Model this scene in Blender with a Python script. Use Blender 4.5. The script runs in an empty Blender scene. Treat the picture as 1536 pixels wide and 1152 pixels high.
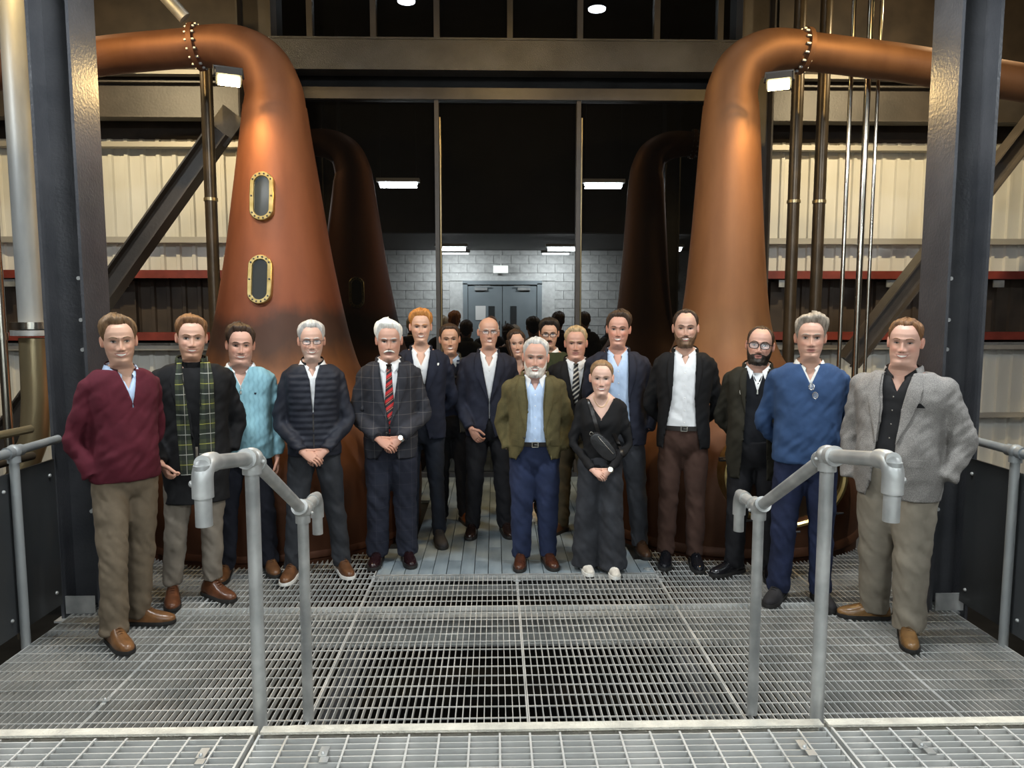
import bpy, bmesh, math, random
import numpy as np
from mathutils import Vector, Matrix, noise
from mathutils.bvhtree import BVHTree
random.seed(7)
SC = bpy.context.scene
COL = SC.collection
PI = math.pi

# ------------------------------------------------------------------ camera
PITCH = math.atan(106 / 1100)
YAW = math.atan(26 / 1100 * math.cos(PITCH))
cam_d = bpy.data.cameras.new('camera')
cam_d.sensor_fit = 'HORIZONTAL'; cam_d.sensor_width = 36
cam_d.lens = 1100 / 1536 * 36
cam_d.clip_start = 0.05; cam_d.clip_end = 100
cam = bpy.data.objects.new('camera', cam_d); COL.objects.link(cam)
cam.location = (0, 0, 1.84)
cam.rotation_euler = (PI / 2 - PITCH, 0, -YAW)
SC.camera = cam

# ------------------------------------------------------------------ world, lights, exposure
world = bpy.data.worlds.new('world'); SC.world = world
world.use_nodes = True
bg = world.node_tree.nodes['Background']
bg.inputs[0].default_value = (1.0, 0.93, 0.82, 1); bg.inputs[1].default_value = 0.05
SC.view_settings.view_transform = 'Standard'
SC.view_settings.look = 'None'
SC.view_settings.exposure = 0.18
SC.view_settings.gamma = 1.0
SC.view_settings.use_curve_mapping = False

LED_COOL = (0.93, 0.98, 1.0)
WARM = (1.0, 0.66, 0.26)
def area_light(name, loc, size, energy, color, target=None, size_y=None, spread=PI):
    d = bpy.data.lights.new(name, 'AREA'); d.energy = energy; d.color = color
    d.shape = 'RECTANGLE'; d.size = size; d.size_y = size_y or size; d.spread = spread
    o = bpy.data.objects.new(name, d); COL.objects.link(o); o.location = loc
    if target is not None:
        o.rotation_euler = (Vector(target) - Vector(loc)).to_track_quat('-Z', 'Y').to_euler()
    return o
# ceiling LED battens (their fixtures are built further down at the same places)
LEDS = [(-1.62, 3.75, 4.05, 72), (1.85, 3.75, 4.05, 72), (-4.4, 3.4, 4.05, 72), (4.7, 3.4, 4.05, 72),
        (-0.95, 0.15, 3.30, 38), (1.48, 0.15, 3.30, 38), (-3.3, 0.15, 3.30, 30), (3.8, 0.15, 3.30, 30),
        (-0.95, -1.5, 3.30, 150), (1.48, -1.5, 3.30, 150)]
for lx, ly, lz, le in LEDS:
    area_light('led_light', (lx, ly, lz - 0.075), 0.62, le, LED_COOL, (lx, ly + 0.9, 0) if ly > -1 else (lx, -2.5, 1.3), 0.14)
# warm floodlights; last two added above the view to brighten the clad walls
FLOODS = [((-2.05, 5.92, 3.62), (-1.85, 5.45, 2.6), 16), ((2.24, 5.92, 3.62), (2.05, 5.45, 2.6), 16),
          ((-3.25, 4.9, 4.75), (-2.6, 6.6, 2.6), 34), ((3.35, 4.9, 4.75), (2.6, 6.6, 2.8), 40),
          ((0.15, 6.6, 5.0), (0.15, 7.8, 0.0), 18), ((-4.3, 6.9, 5.0), (-4.2, 9.5, 2.6), 85), ((4.7, 6.9, 5.0), (4.6, 9.5, 2.6), 90)]
for fl, ft, fe in FLOODS:
    v = (Vector(ft) - Vector(fl)).normalized()
    area_light('flood_light', Vector(fl) + v * 0.05, 0.14, fe, WARM if fe < 80 else (1.0, 0.80, 0.48), ft, 0.08)

# ------------------------------------------------------------------ helpers
MATS = {}
def mat(name, color=(.5, .5, .5), rough=.5, metal=0.0, spec=.5, emit=None, estr=0.0, ior=None, build=None):
    if name in MATS: return MATS[name]
    m = bpy.data.materials.new(name); m.use_nodes = True
    nt = m.node_tree; b = nt.nodes['Principled BSDF']
    b.inputs['Base Color'].default_value = (*color, 1)
    b.inputs['Roughness'].default_value = rough
    b.inputs['Metallic'].default_value = metal
    b.inputs['Specular IOR Level'].default_value = spec
    if ior: b.inputs['IOR'].default_value = ior
    if emit:
        b.inputs['Emission Color'].default_value = (*emit, 1); b.inputs['Emission Strength'].default_value = estr
    if build: build(nt, b)
    MATS[name] = m
    return m
def node(nt, t, **kw):
    n = nt.nodes.new(t)
    for k, v in kw.items():
        if k.startswith('i_'):
            key = k[2:]
            n.inputs[int(key) if key.isdigit() else key.replace('_', ' ')].default_value = v
        else: setattr(n, k, v)
    return n
def coords(nt, scale=(1, 1, 1), kind='Object', rot=(0, 0, 0)):
    tc = node(nt, 'ShaderNodeTexCoord'); mp = node(nt, 'ShaderNodeMapping')
    mp.inputs['Scale'].default_value = scale; mp.inputs['Rotation'].default_value = rot
    nt.links.new(tc.outputs[kind], mp.inputs[0])
    return mp.outputs[0]
def ramp(nt, fac, stops):
    r = node(nt, 'ShaderNodeValToRGB')
    el = r.color_ramp.elements
    while len(el) < len(stops): el.new(0.5)
    for e, (p, c) in zip(el, stops):
        e.position = p; e.color = (*c, 1)
    nt.links.new(fac, r.inputs[0])
    return r.outputs[0]
def noise_col(c1, c2, scale=6, detail=4, vec=(1, 1, 1), lo=.35, hi=.65, bump=0.0, bscale=None, bvec=None, rough=None):
    def f(nt, b):
        n = node(nt, 'ShaderNodeTexNoise', i_Scale=scale, i_Detail=detail)
        nt.links.new(coords(nt, vec), n.inputs['Vector'])
        nt.links.new(ramp(nt, n.outputs['Fac'], [(lo, c1), (hi, c2)]), b.inputs['Base Color'])
        if bump:
            n2 = node(nt, 'ShaderNodeTexNoise', i_Scale=bscale or scale * 4, i_Detail=5)
            nt.links.new(coords(nt, bvec or vec), n2.inputs['Vector'])
            bp = node(nt, 'ShaderNodeBump', i_Strength=bump, i_Distance=.01)
            nt.links.new(n2.outputs['Fac'], bp.inputs['Height'])
            nt.links.new(bp.outputs[0], b.inputs['Normal'])
        if rough:
            r = node(nt, 'ShaderNodeMapRange')
            r.inputs['To Min'].default_value = rough[0]; r.inputs['To Max'].default_value = rough[1]
            nt.links.new(n.outputs['Fac'], r.inputs[0]); nt.links.new(r.outputs[0], b.inputs['Roughness'])
    return f

class MB:
    """collects shapes, then becomes one mesh"""
    def __init__(s): s.v = []; s.f = []; s.m = []; s.mi = 0
    def add(s, vs, fs):
        o = len(s.v); s.v += [tuple(v) for v in vs]
        s.f += [tuple(i + o for i in f) for f in fs]; s.m += [s.mi] * len(fs)
        return s
    def box(s, c, d, rot=None, taper=1.0):
        x, y, z = d[0] / 2, d[1] / 2, d[2] / 2
        vs = [Vector((a * x * (taper if k > 0 else 1), b_ * y * (taper if k > 0 else 1), k * z)) for k in (-1, 1) for b_ in (-1, 1) for a in (-1, 1)]
        if rot is not None:
            R = rot if isinstance(rot, Matrix) else Matrix.Rotation(rot, 3, 'Z')
            vs = [R @ v for v in vs]
        c = Vector(c)
        return s.add([v + c for v in vs], [(0, 2, 3, 1), (4, 5, 7, 6), (0, 1, 5, 4), (2, 6, 7, 3), (0, 4, 6, 2), (1, 3, 7, 5)])
    def rings(s, rs, cap0=True, cap1=True, close=True):
        n = len(rs[0]); vs = [v for r in rs for v in r]; fs = []
        for i in range(len(rs) - 1):
            for j in range(n if close else n - 1):
                k = (j + 1) % n
                fs.append((i * n + j, i * n + k, (i + 1) * n + k, (i + 1) * n + j))
        if cap0: fs.append(tuple(range(n - 1, -1, -1)))
        if cap1: fs.append(tuple((len(rs) - 1) * n + j for j in range(n)))
        return s.add(vs, fs)
    def tube(s, path, r, n=12, cap=True, up=None):
        path = [Vector(p) for p in path]
        rad = r if isinstance(r, (list, tuple)) else [r] * len(path)
        rs = []; prev = None
        for i, p in enumerate(path):
            a = path[max(i - 1, 0)]; b = path[min(i + 1, len(path) - 1)]
            t = (b - a).normalized()
            if prev is None:
                u = Vector(up) if up else (Vector((0, 0, 1)) if abs(t.z) < .9 else Vector((1, 0, 0)))
            else: u = prev
            u = (u - t * u.dot(t)).normalized(); w = t.cross(u); prev = u
            rr = rad[i]
            rr = rr if isinstance(rr, (tuple, list)) else (rr, rr)
            rs.append([p + u * math.cos(2 * PI * k / n) * rr[0] + w * math.sin(2 * PI * k / n) * rr[1] for k in range(n)])
        return s.rings(rs, cap, cap)
    def cyl(s, a, b, r, n=16, r2=None): return s.tube([a, b], [r, r if r2 is None else r2], n)
    def ball(s, c, r, nu=14, nv=9, sc=(1, 1, 1), R=None):
        vs = []; fs = []; c = Vector(c)
        for i in range(nv + 1):
            a = PI * i / nv
            for j in range(nu):
                q = 2 * PI * j / nu
                v = Vector((math.sin(a) * math.cos(q) * r * sc[0], math.sin(a) * math.sin(q) * r * sc[1], math.cos(a) * r * sc[2]))
                vs.append((R @ v if R else v) + c)
        for i in range(nv):
            for j in range(nu):
                k = (j + 1) % nu
                fs.append((i * nu + j, (i + 1) * nu + j, (i + 1) * nu + k, i * nu + k))
        return s.add(vs, fs)
    def lathe(s, c, prof, n=48):
        c = Vector(c)
        return s.rings([[c + Vector((r * math.cos(2 * PI * k / n), r * math.sin(2 * PI * k / n), z)) for k in range(n)] for r, z in prof])
    def build(s, name, material, parent=None, smooth=False, angle=None, loc=None):
        me = bpy.data.meshes.new(name); me.from_pydata(s.v, [], s.f)
        ms = material if isinstance(material, (list, tuple)) else [material]
        for m in ms: me.materials.append(m)
        if len(ms) > 1: me.polygons.foreach_set('material_index', s.m)
        if smooth:
            me.polygons.foreach_set('use_smooth', [True] * len(me.polygons))
            if angle: me.set_sharp_from_angle(angle=math.radians(angle))
        me.validate(); me.update()
        o = bpy.data.objects.new(name, me); COL.objects.link(o)
        if loc: o.location = loc
        if parent: o.parent = parent
        return o
def tag(o, label=None, cat=None, group=None, kind=None):
    if label: o['label'] = label
    if cat: o['category'] = cat
    if group: o['group'] = group
    if kind: o['kind'] = kind
    return o
def empty(name, loc=(0, 0, 0), rz=0):
    o = bpy.data.objects.new(name, None); COL.objects.link(o)
    o.location = loc; o.rotation_euler = (0, 0, rz); o.empty_display_size = .1
    return o
def link_copy(o, parent=None, loc=None):
    c = o.copy(); COL.objects.link(c); c.parent = parent or o.parent
    if loc is not None: c.location = loc
    return c
def hsection(mb, a, b, w, h, tf, tw, side):
    """H-section from a to b; 'side' is the direction across the flange width"""
    a = Vector(a); b = Vector(b); t = (b - a).normalized(); s = Vector(side)
    s = (s - t * s.dot(t)).normalized(); n = t.cross(s)
    pts = [(-w/2, -h/2), (w/2, -h/2), (w/2, -h/2+tf), (tw/2, -h/2+tf), (tw/2, h/2-tf), (w/2, h/2-tf), (w/2, h/2), (-w/2, h/2), (-w/2, h/2-tf), (-tw/2, h/2-tf), (-tw/2, -h/2+tf), (-w/2, -h/2+tf)]
    vs = [p + s * x + n * y for p in (a, b) for x, y in pts]
    fs = [(i, (i + 1) % 12, 12 + (i + 1) % 12, 12 + i) for i in range(12)]
    for o in (0, 12):
        fs += [(o, o+1, o+2, o+11), (o+11, o+2, o+3, o+10), (o+10, o+3, o+4, o+9), (o+9, o+4, o+5, o+8), (o+8, o+5, o+6, o+7)]
    return mb.add(vs, fs)
# ------------------------------------------------------------------ materials of the place
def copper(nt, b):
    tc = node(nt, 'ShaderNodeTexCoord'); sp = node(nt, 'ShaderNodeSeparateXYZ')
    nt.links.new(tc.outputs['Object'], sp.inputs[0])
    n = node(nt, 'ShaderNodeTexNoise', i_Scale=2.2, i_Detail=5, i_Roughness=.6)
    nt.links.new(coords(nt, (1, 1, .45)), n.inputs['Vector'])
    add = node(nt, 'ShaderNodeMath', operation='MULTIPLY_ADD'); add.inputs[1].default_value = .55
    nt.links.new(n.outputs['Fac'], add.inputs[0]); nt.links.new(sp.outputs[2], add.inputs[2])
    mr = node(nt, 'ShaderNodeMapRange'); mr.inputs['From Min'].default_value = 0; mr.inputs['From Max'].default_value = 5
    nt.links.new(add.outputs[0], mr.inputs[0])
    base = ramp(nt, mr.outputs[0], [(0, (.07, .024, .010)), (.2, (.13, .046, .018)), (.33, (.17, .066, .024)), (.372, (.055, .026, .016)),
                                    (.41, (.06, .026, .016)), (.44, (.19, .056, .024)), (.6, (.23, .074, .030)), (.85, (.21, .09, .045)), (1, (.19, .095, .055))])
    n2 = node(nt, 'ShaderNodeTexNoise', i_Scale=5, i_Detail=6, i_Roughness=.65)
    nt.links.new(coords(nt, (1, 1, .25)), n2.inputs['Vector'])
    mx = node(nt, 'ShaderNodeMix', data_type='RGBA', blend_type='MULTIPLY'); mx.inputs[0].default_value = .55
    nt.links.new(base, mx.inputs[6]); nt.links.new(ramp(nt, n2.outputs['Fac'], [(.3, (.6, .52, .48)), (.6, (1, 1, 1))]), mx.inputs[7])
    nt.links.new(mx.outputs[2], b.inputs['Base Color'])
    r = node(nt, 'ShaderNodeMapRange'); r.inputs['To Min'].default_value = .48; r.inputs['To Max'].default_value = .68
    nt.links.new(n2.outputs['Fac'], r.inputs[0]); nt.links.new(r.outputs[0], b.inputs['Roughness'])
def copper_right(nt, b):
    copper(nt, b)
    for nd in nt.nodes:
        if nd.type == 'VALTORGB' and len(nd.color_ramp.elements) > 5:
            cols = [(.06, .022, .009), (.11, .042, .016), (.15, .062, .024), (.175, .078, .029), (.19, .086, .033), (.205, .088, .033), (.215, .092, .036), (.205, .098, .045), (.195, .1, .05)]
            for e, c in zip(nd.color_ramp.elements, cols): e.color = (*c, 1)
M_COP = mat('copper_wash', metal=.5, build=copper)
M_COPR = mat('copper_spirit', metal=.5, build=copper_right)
M_BRASS = mat('brass', (.66, .5, .2), .3, .9, build=noise_col((.5, .36, .13), (.72, .56, .25), 12))
M_STEEL = mat('painted_steel', (.035, .037, .042), .38, .0, build=noise_col((.03, .032, .037), (.052, .053, .058), 3, 5, bump=.25, bscale=55))
M_STEELB = mat('painted_steel_brown', (.05, .042, .035), .45, build=noise_col((.036, .03, .025), (.06, .05, .042), 3, 5, bump=.15, bscale=40))
M_GALV = mat('galvanised', (.5, .51, .5), .42, .55, build=noise_col((.36, .37, .365), (.56, .565, .55), 9, 5, rough=(.34, .55)))
M_GALVB = mat('galvanised_grating', (.5, .51, .5), .5, .35, build=noise_col((.42, .43, .42), (.6, .6, .58), 5, 4))
M_GALVD = mat('galvanised_dull', (.4, .42, .43), .5, .4, build=noise_col((.25, .27, .28), (.42, .43, .42), 4, 5, vec=(1, 1, .3)))
M_CREAM = mat('nosing_plate', (.62, .59, .5), .6, .2, build=noise_col((.5, .48, .42), (.68, .65, .56), 14, 5, bump=.5, bscale=90))
M_CHROME = mat('stainless', (.62, .58, .5), .18, 1.0)
M_PIPED = mat('dark_pipe', (.06, .045, .03), .32, .4, build=noise_col((.045, .034, .022), (.085, .062, .04), 4))
M_BRONZE = mat('bronze_pipe', (.42, .34, .2), .3, .8)
M_CLAD = mat('white_cladding', (.68, .67, .62), .45, build=noise_col((.6, .59, .54), (.72, .71, .66), 2.0, 4, vec=(1, 1, .25)))
M_CLADB = mat('dark_cladding', (.05, .036, .026), .6, build=noise_col((.036, .026, .019), (.066, .048, .034), 3))
M_RED = mat('red_oxide_steel', (.22, .035, .022), .5, build=noise_col((.17, .028, .018), (.26, .045, .03), 5))
M_GIRT = mat('galvanised_girt', (.42, .4, .36), .5, .3)
M_GLASS = mat('dark_glass', (.004, .004, .004), .0, 0, .5, ior=2.15)
M_PANEL = mat('infill_board', (.03, .032, .034), .42, build=noise_col((.026, .028, .03), (.042, .044, .046), 2.5, 5, vec=(1, 1, .4)))
M_DARK = mat('pit_black', (.012, .012, .012), .8, build=noise_col((.006, .006, .006), (.02, .02, .02), 2))
M_BLOCK = mat('painted_block', (.52, .54, .53), .7, build=noise_col((.46, .48, .47), (.58, .6, .59), 9, 4, bump=.3))
M_MORTAR = mat('mortar', (.3, .31, .31), .9, build=noise_col((.26, .27, .27), (.34, .35, .35), 20))
M_DOOR = mat('grey_door', (.2, .24, .26), .45, build=noise_col((.19, .23, .25), (.22, .26, .28), 3))
M_CEIL = mat('dark_ceiling', (.03, .028, .026), .7, build=noise_col((.024, .022, .02), (.036, .034, .031), 2))
M_PLANK = mat('deck_plank', (.26, .31, .34), .6, build=noise_col((.12, .15, .17), (.22, .26, .28), 6, 5, vec=(1, .35, 1), bump=.25, bscale=60, bvec=(.3, 3, 1)))
M_LED = mat('led_lens', (.9, .95, 1), .4, emit=(.9, .97, 1), estr=14)
M_FLOODL = mat('flood_lens', (1, .85, .5), .4, emit=(1.0, .80, .36), estr=34)
M_SIGN = mat('sign_lit', (.95, 1, .95), .4, emit=(.92, 1, .94), estr=9)
M_RUBBER = mat('black_plastic', (.015, .015, .016), .5)
M_PAPER = mat('paper', (.75, .76, .74), .8)
M_YEL = mat('warning_yellow', (.8, .5, .02), .5)
M_GLASSW = mat('sight_glass', (.035, .04, .042), .08, 0, .6, ior=1.7)

SL = Vector((-1.86, 6.47, 0)); SR = Vector((2.03, 6.45, 0))
GY = 8.2                                        # the plane of the glazed wall

# ------------------------------------------------------------------ floor: pit, beams, gratings, planks
floor = MB().box((.2, 5, -2.6), (16, 16, .1)).build('floor', M_DARK); tag(floor, kind='structure')
def inside_y(x, y0, y1):
    """first y at which a bar at x meets a still"""
    for c, R in ((SL, 1.24), (SR, 1.2)):
        dx = abs(x - c.x)
        if dx < R: y1 = min(y1, c.y - math.sqrt(R * R - dx * dx))
    return y1
def grating(name, x0, x1, y0, y1, clip=False, pitch=.0335, h=.03):
    root = empty(name); root.parent = floor
    bars = MB(); n = max(2, round((x1 - x0 - .006) / pitch))
    ends = []
    for i in range(n + 1):
        x = x0 + .004 + (x1 - x0 - .008) * i / n
        ye = inside_y(x, y0, y1) if clip else y1
        ends.append((x, ye))
        if ye - y0 > .05: bars.box((x, (y0 + ye) / 2, -h / 2), (.0036 if 0 < i < n else .006, ye - y0 - .008, h))
    tag(bars.build('bearing_bars', M_GALVB, root), kind='stuff')
    rods = MB(); k = round((y1 - y0) / .098)
    for j in range(1, k):
        y = y0 + (y1 - y0) * j / k
        xs = [x for x, ye in ends if ye > y]
        if len(xs) < 2: continue
        if max(xs) - min(xs) > 0.1: rods.box(((min(xs) + max(xs)) / 2, y, -.004), (max(xs) - min(xs), .0055, .0055))
    tag(rods.build('cross_rods', M_GALVB, root), kind='stuff')
    fr = MB()
    fr.box(((x0 + x1) / 2, y0 + .003, -h / 2), (x1 - x0 - .004, .006, h))
    if not clip: fr.box(((x0 + x1) / 2, y1 - .003, -h / 2), (x1 - x0 - .004, .006, h))
    fr.build('banding', M_GALVB, root)
    return root
XE = [-2.60, -1.86, -.85, .15, 1.14, 2.14, 2.84]
for a, b in zip(XE, XE[1:]): grating('grating_panel', a, b, 2.80, 4.48)
for i, (a, b) in enumerate(zip(XE, XE[1:])):
    grating('grating_panel', a, b, 4.48, 5.03 if i in (2, 3) else 5.9, clip=i not in (2, 3))
sub = empty('floor_frame'); tag(sub, kind='structure')
for y, m in ((4.46, M_GALV), (3.08, M_GALV)):
    g = MB(); hsection(g, (-2.7, y, -.13), (2.95, y, -.13), .14, .19, .012, .01, (0, 1, 0)); g.build('beam', m, sub)
for x in (-2.62, -.85, 1.14, 2.86):
    g = MB(); hsection(g, (x, 2.6, -.35), (x, 8.1, -.35), .12, .22, .012, .01, (1, 0, 0)); g.build('beam', M_STEEL, sub)
g = MB(); g.box((.16, 5.04, -.07), (2.0, .03, .14)); g.build('edge_plate', M_GALV, sub)
# pipes dimly seen in the pit
tag(MB().tube([(-1.6, 3.25, -1.1), (2.6, 3.25, -1.1)], .05, 12).build('drain_pipe', M_GALVD, smooth=True, angle=40), 'dull grey pipe running below the near floor grating', 'pipe')
# planks between the stills
plk = MB().box((0, 0, 0), (.094, .595, .03)).build('plank', M_PLANK, floor)
pm = plk; first = True; rnd = random.Random(3)
ncol = 20; x0 = -.845; wcol = 1.985 / ncol
for i in range(ncol):
    x = x0 + wcol * (i + .5)
    off = (i % 2) * .3
    for j in range(-1, 6):
        ya = max(5.04, 5.04 + j * .6 + off); yb = min(8.16, 5.04 + (j + 1) * .6 + off)
        if yb - ya < .08: continue
        yc = (ya + yb) / 2
        if any((Vector((x, q, 0)) - c).length < R - .03 for c, R in ((SL, 1.24), (SR, 1.2)) for q in (ya, yb)): continue
        o = pm if first else link_copy(pm, floor); first = False
        o.location = (x, yc, -.018 + rnd.uniform(-.0015, .0015)); o.scale = (1, (yb - ya - .005) / .595, 1)
tag(MB().box((.15, 6.6, -.055), (2.0, 3.15, .03)).build('plank_bed', M_DARK), kind='structure')
# saddle clips on the lower gratings
for (x, y) in ((.15, 4.9), (-1.86, 3.38), (1.14, 4.9), (-.85, 5.2), (-.85, 5.0), (1.10, 5.12)):
    c = MB().box((0, 0, .005), (.05, .022, .006)).box((0, 0, -.004), (.022, .06, .006)); c.ball((0, 0, .01), .008, 8, 5)
    o = c.build('clip', M_GALV, floor, loc=(x, y, 0))

# ------------------------------------------------------------------ raised landing and its two steps
landing = empty('landing'); tag(landing, kind='structure')
ZL = .4
MB().box((.17, -.4, ZL - .06), (6.6, 4.2, .05)).build('deck_plate', M_STEELB, landing)
bar_src = {}
for (a, b) in ((-2.95, -.83), (-.815, 1.155), (1.17, 3.2)):
    root = empty('landing_grating'); root.parent = landing
    w = b - a
    src = MB().box((0, 0, 0), (w - .02, .0045, .032)).build('bearing_bar', M_GALVB, root); used = False
    for k in range(22):
        y = 2.385 - k * .0345
        o = src if not used else link_copy(src); used = True
        o.location = ((a + b) / 2, y, ZL - .017)
    rs = MB().box((0, 0, 0), (.007, .74, .007)).build('cross_rod', M_GALVB, root); used = False
    n = round(w / .104)
    for k in range(1, n):
        o = rs if not used else link_copy(rs); used = True
        o.location = (a + w * k / n, 2.03, ZL - .0025)
    fr = MB()
    for x in (a + .005, b - .005): fr.box((x, 2.03, ZL - .017), (.008, .76, .034))
    fr.box(((a + b) / 2, 1.65, ZL - .017), (w, .006, .034))
    fr.build('banding', M_GALVB, root)
    MB().box(((a + b) / 2, 2.443, ZL - .004), (w - .004, .04, .009)).box(((a + b) / 2, 2.462, ZL - .03), (w - .004, .006, .05)).build('nosing', M_CREAM, root)
    for cx in (a + .25, b - .13):
        c = MB().box((cx, 2.30, ZL + .004), (.028, .055, .004)).box((cx + .01, 2.255, ZL + .004), (.028, .03, .004)); c.ball((cx, 2.285, ZL + .008), .007, 8, 5)
        c.build('clip', M_GALV, root)
st = empty('stair'); tag(st, kind='structure')
root = empty('step'); root.parent = st
src = MB().box((0, 0, 0), (1.96, .0045, .03)).build('bearing_bar', M_GALVB, root)
for k in range(8):
    o = src if k == 0 else link_copy(src); o.location = (.165, 2.52 + k * .034, .185)
MB().box((.165, 2.79, .196), (1.96, .04, .008)).build('nosing', M_CREAM, root)
for x in (-.86, 1.19):
    s = MB(); s.rings([[(x + q, 2.46, .36), (x + q, 2.85, .02), (x + q, 2.85, -.16), (x + q, 2.46, .16)] for q in (-.005, .005)]); s.build('stringer', M_GALV, st)

# ------------------------------------------------------------------ stair handrails
def handrail(x, side, label):
    h = empty('stair_handrail', (x, 2.9, 0)); tag(h, label, 'handrail', 'galvanised stair handrails')
    R = .0242
    def T(p): return (p[0], p[1] - 2.9, p[2])
    near = (0, 2.55, 1.335); far = (0, 3.2, .972)
    elb = (0, 2.12, 1.405); elf = (0, 3.46, .968)
    MB().cyl(T((0, 2.55, .12)), T((0, 2.55, 1.33)), R, 20).build('post', M_GALV, h, True, 40)
    MB().cyl(T((0, 3.2, 0.0)), T((0, 3.2, .96)), R, 20).build('post', M_GALV, h, True, 40)
    MB().cyl(T((.0, 2.55, 1.335)), T(far), R, 20).build('rail', M_GALV, h, True, 40)
    MB().cyl(T(near), T(elb), R, 20).build('rail', M_GALV, h, True, 40)
    MB().cyl(T(far), T(elf), R, 20).build('rail', M_GALV, h, True, 40)
    MB().cyl(T((0, 2.12, 1.40)), T((0, 2.12, 1.22)), R, 20).build('drop_end', M_GALV, h, True, 40)
    MB().cyl(T((0, 3.46, .965)), T((0, 3.46, .785)), R, 20).build('drop_end', M_GALV, h, True, 40)
    def elbow(c, toward, nm='elbow'):
        c = Vector(T(c)); t = Vector(toward).normalized(); m = MB(); path = []
        q = .05
        for k in range(9):
            a = PI / 2 * k / 8
            path.append(c + t * (q - q * math.sin(a)) + Vector((0, 0, -1)) * (q - q * math.cos(a)))
        path = [path[0] + t * .035] + path + [path[-1] + Vector((0, 0, -.05))]
        m.tube(path, R + .0065, 18); m.ball(c + Vector((side * (R + .006), 0, -.06)), .011, 8, 6)
        return m.build(nm, M_GALV, h, True, 40)
    elbow(elb, (0, .43, -.06)); elbow(elf, (0, -1, 0))
    def swivel(c, d1, d2):
        c = Vector(T(c)); m = MB()
        m.ball(c, .040, 18, 12, (1, 1, .95))
        m.cyl(c + Vector((0, 0, -.055)), c, R + .008, 20)
        for d in (d1, d2):
            d = Vector(d).normalized(); m.cyl(c, c + d * .058, R + .009, 20)
            m.cyl(c + d * .05, c + d * .06, R + .012, 20)
        m.ball(c + Vector((-side * .04, 0, -.012)), .008, 8, 6)
        m.build('swivel_fitting', M_GALV, h, True, 40)
    swivel(near, (0, -.43, .07), (0, .65, -.36)); swivel(far, (0, -.65, .36), (0, 1, 0))
handrail(-.852, -1, 'galvanised tube stair handrail in front of the man with the tartan scarf')
handrail(1.185, 1, 'galvanised tube stair handrail in front of the man in the blue sweater')

# ------------------------------------------------------------------ side guardrails with boards
def guard(x, side, ypost, label, ycol):
    g = empty('guardrail', (x, ypost, 0)); tag(g, label, 'railing', 'side guardrails with dark boards')
    def L(px, py, pz): return (px - x, py - ypost, pz)
    for yp in (ypost, ypost - 1.5):
        MB().cyl(L(x, yp, -.12), L(x, yp, 1.09), .0242, 18).build('post', M_GALVD, g, True, 40)
        m = MB(); m.ball(L(x, yp, 1.09), .04, 16, 10); m.cyl(L(x, yp, 1.03), L(x, yp, 1.08), .033, 16)
        for s in (-1, 1): m.cyl(L(x, yp, 1.09), L(x, yp + s * .06, 1.09), .033, 16)
        m.build('fitting', M_GALVD, g, True, 40)
    MB().cyl(L(x, ycol - .01, 1.09), L(x, ypost - 2.1, 1.09), .0242, 18).build('top_rail', M_GALVD, g, True, 40)
    xo = x + side * .035
    for (ya, yb) in ((ypost + .006, ycol - .015), (ypost - 1.5, ypost - .006), (ypost - 2.1, ypost - 1.51)):
        b = MB().box(L(xo, (ya + yb) / 2, .52), (.012, yb - ya, .9)).build('board', M_PANEL, g)
        for q in (ya + .055, yb - .055):
            for z in (.16, .88):
                MB().ball(L(xo - side * .008, q, z), .011, 8, 6).build('bolt', M_GALV, b)
    return g
guard(-2.62, -1, 4.0, 'grey tube guardrail with dark boards beside the man in burgundy', 4.42)
guard(2.84, 1, 3.88, 'grey tube guardrail with dark boards beside the man in grey tweed', 4.34)
# dark boards behind the columns up to the stills
for i, (x, ya, yb) in enumerate(((-2.63, 4.72, 5.5), (2.86, 4.64, 5.52))):
    b = empty('side_board', (x, (ya + yb) / 2, .5)); tag(b, ['dark side board with bolts between steel column and left still', 'dark side board with bolts between steel column and right still'][i], 'board', 'dark side boards')
    MB().box((0, 0, 0), (.014, yb - ya, .98)).build('sheet', M_PANEL, b)
    s = 1 if x < 0 else -1
    for q in range(4): MB().ball((s * .012, -.35, -.38 + q * .25), .013, 8, 6).build('bolt', M_GALV, b)
    MB().box((s * .014, .1, -.43), (.01, yb - ya - .2, .09)).build('kick_strip', M_GALVD, b)

# ------------------------------------------------------------------ steel columns
def column(xi, side, y0, label):
    w, dp = .245, .285
    xc = xi + side * w / 2
    c = empty('steel_column', (xc, y0 + dp / 2, 0)); tag(c, label, 'column', 'dark steel columns')
    m = MB(); hsection(m, (0, 0, -.4), (0, 0, 6.2), dp, w, .018, .014, (0, 1, 0))
    o = m.build('shaft', M_STEEL, c)
    MB().box((0, -dp / 2 - .006, .055), (w * .72, .008, .11)).build('base_bracket', M_GALV, c)
    for z in (1.62, 1.80, 2.05, .62, .9):
        MB().cyl((-side * w * .22, -.012, z), (-side * w * .22, -.07, z), .012, 8).cyl((-side * w * .22, -.012, z), (-side * w * .22, -.032, z), .02, 6).build('bolt', M_GALV, c, True, 40)
column(-2.43, -1, 4.43, 'tall dark steel column behind the man in the burgundy sweater')
column(2.70, 1, 4.35, 'tall dark steel column behind the man in grey tweed')

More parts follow.
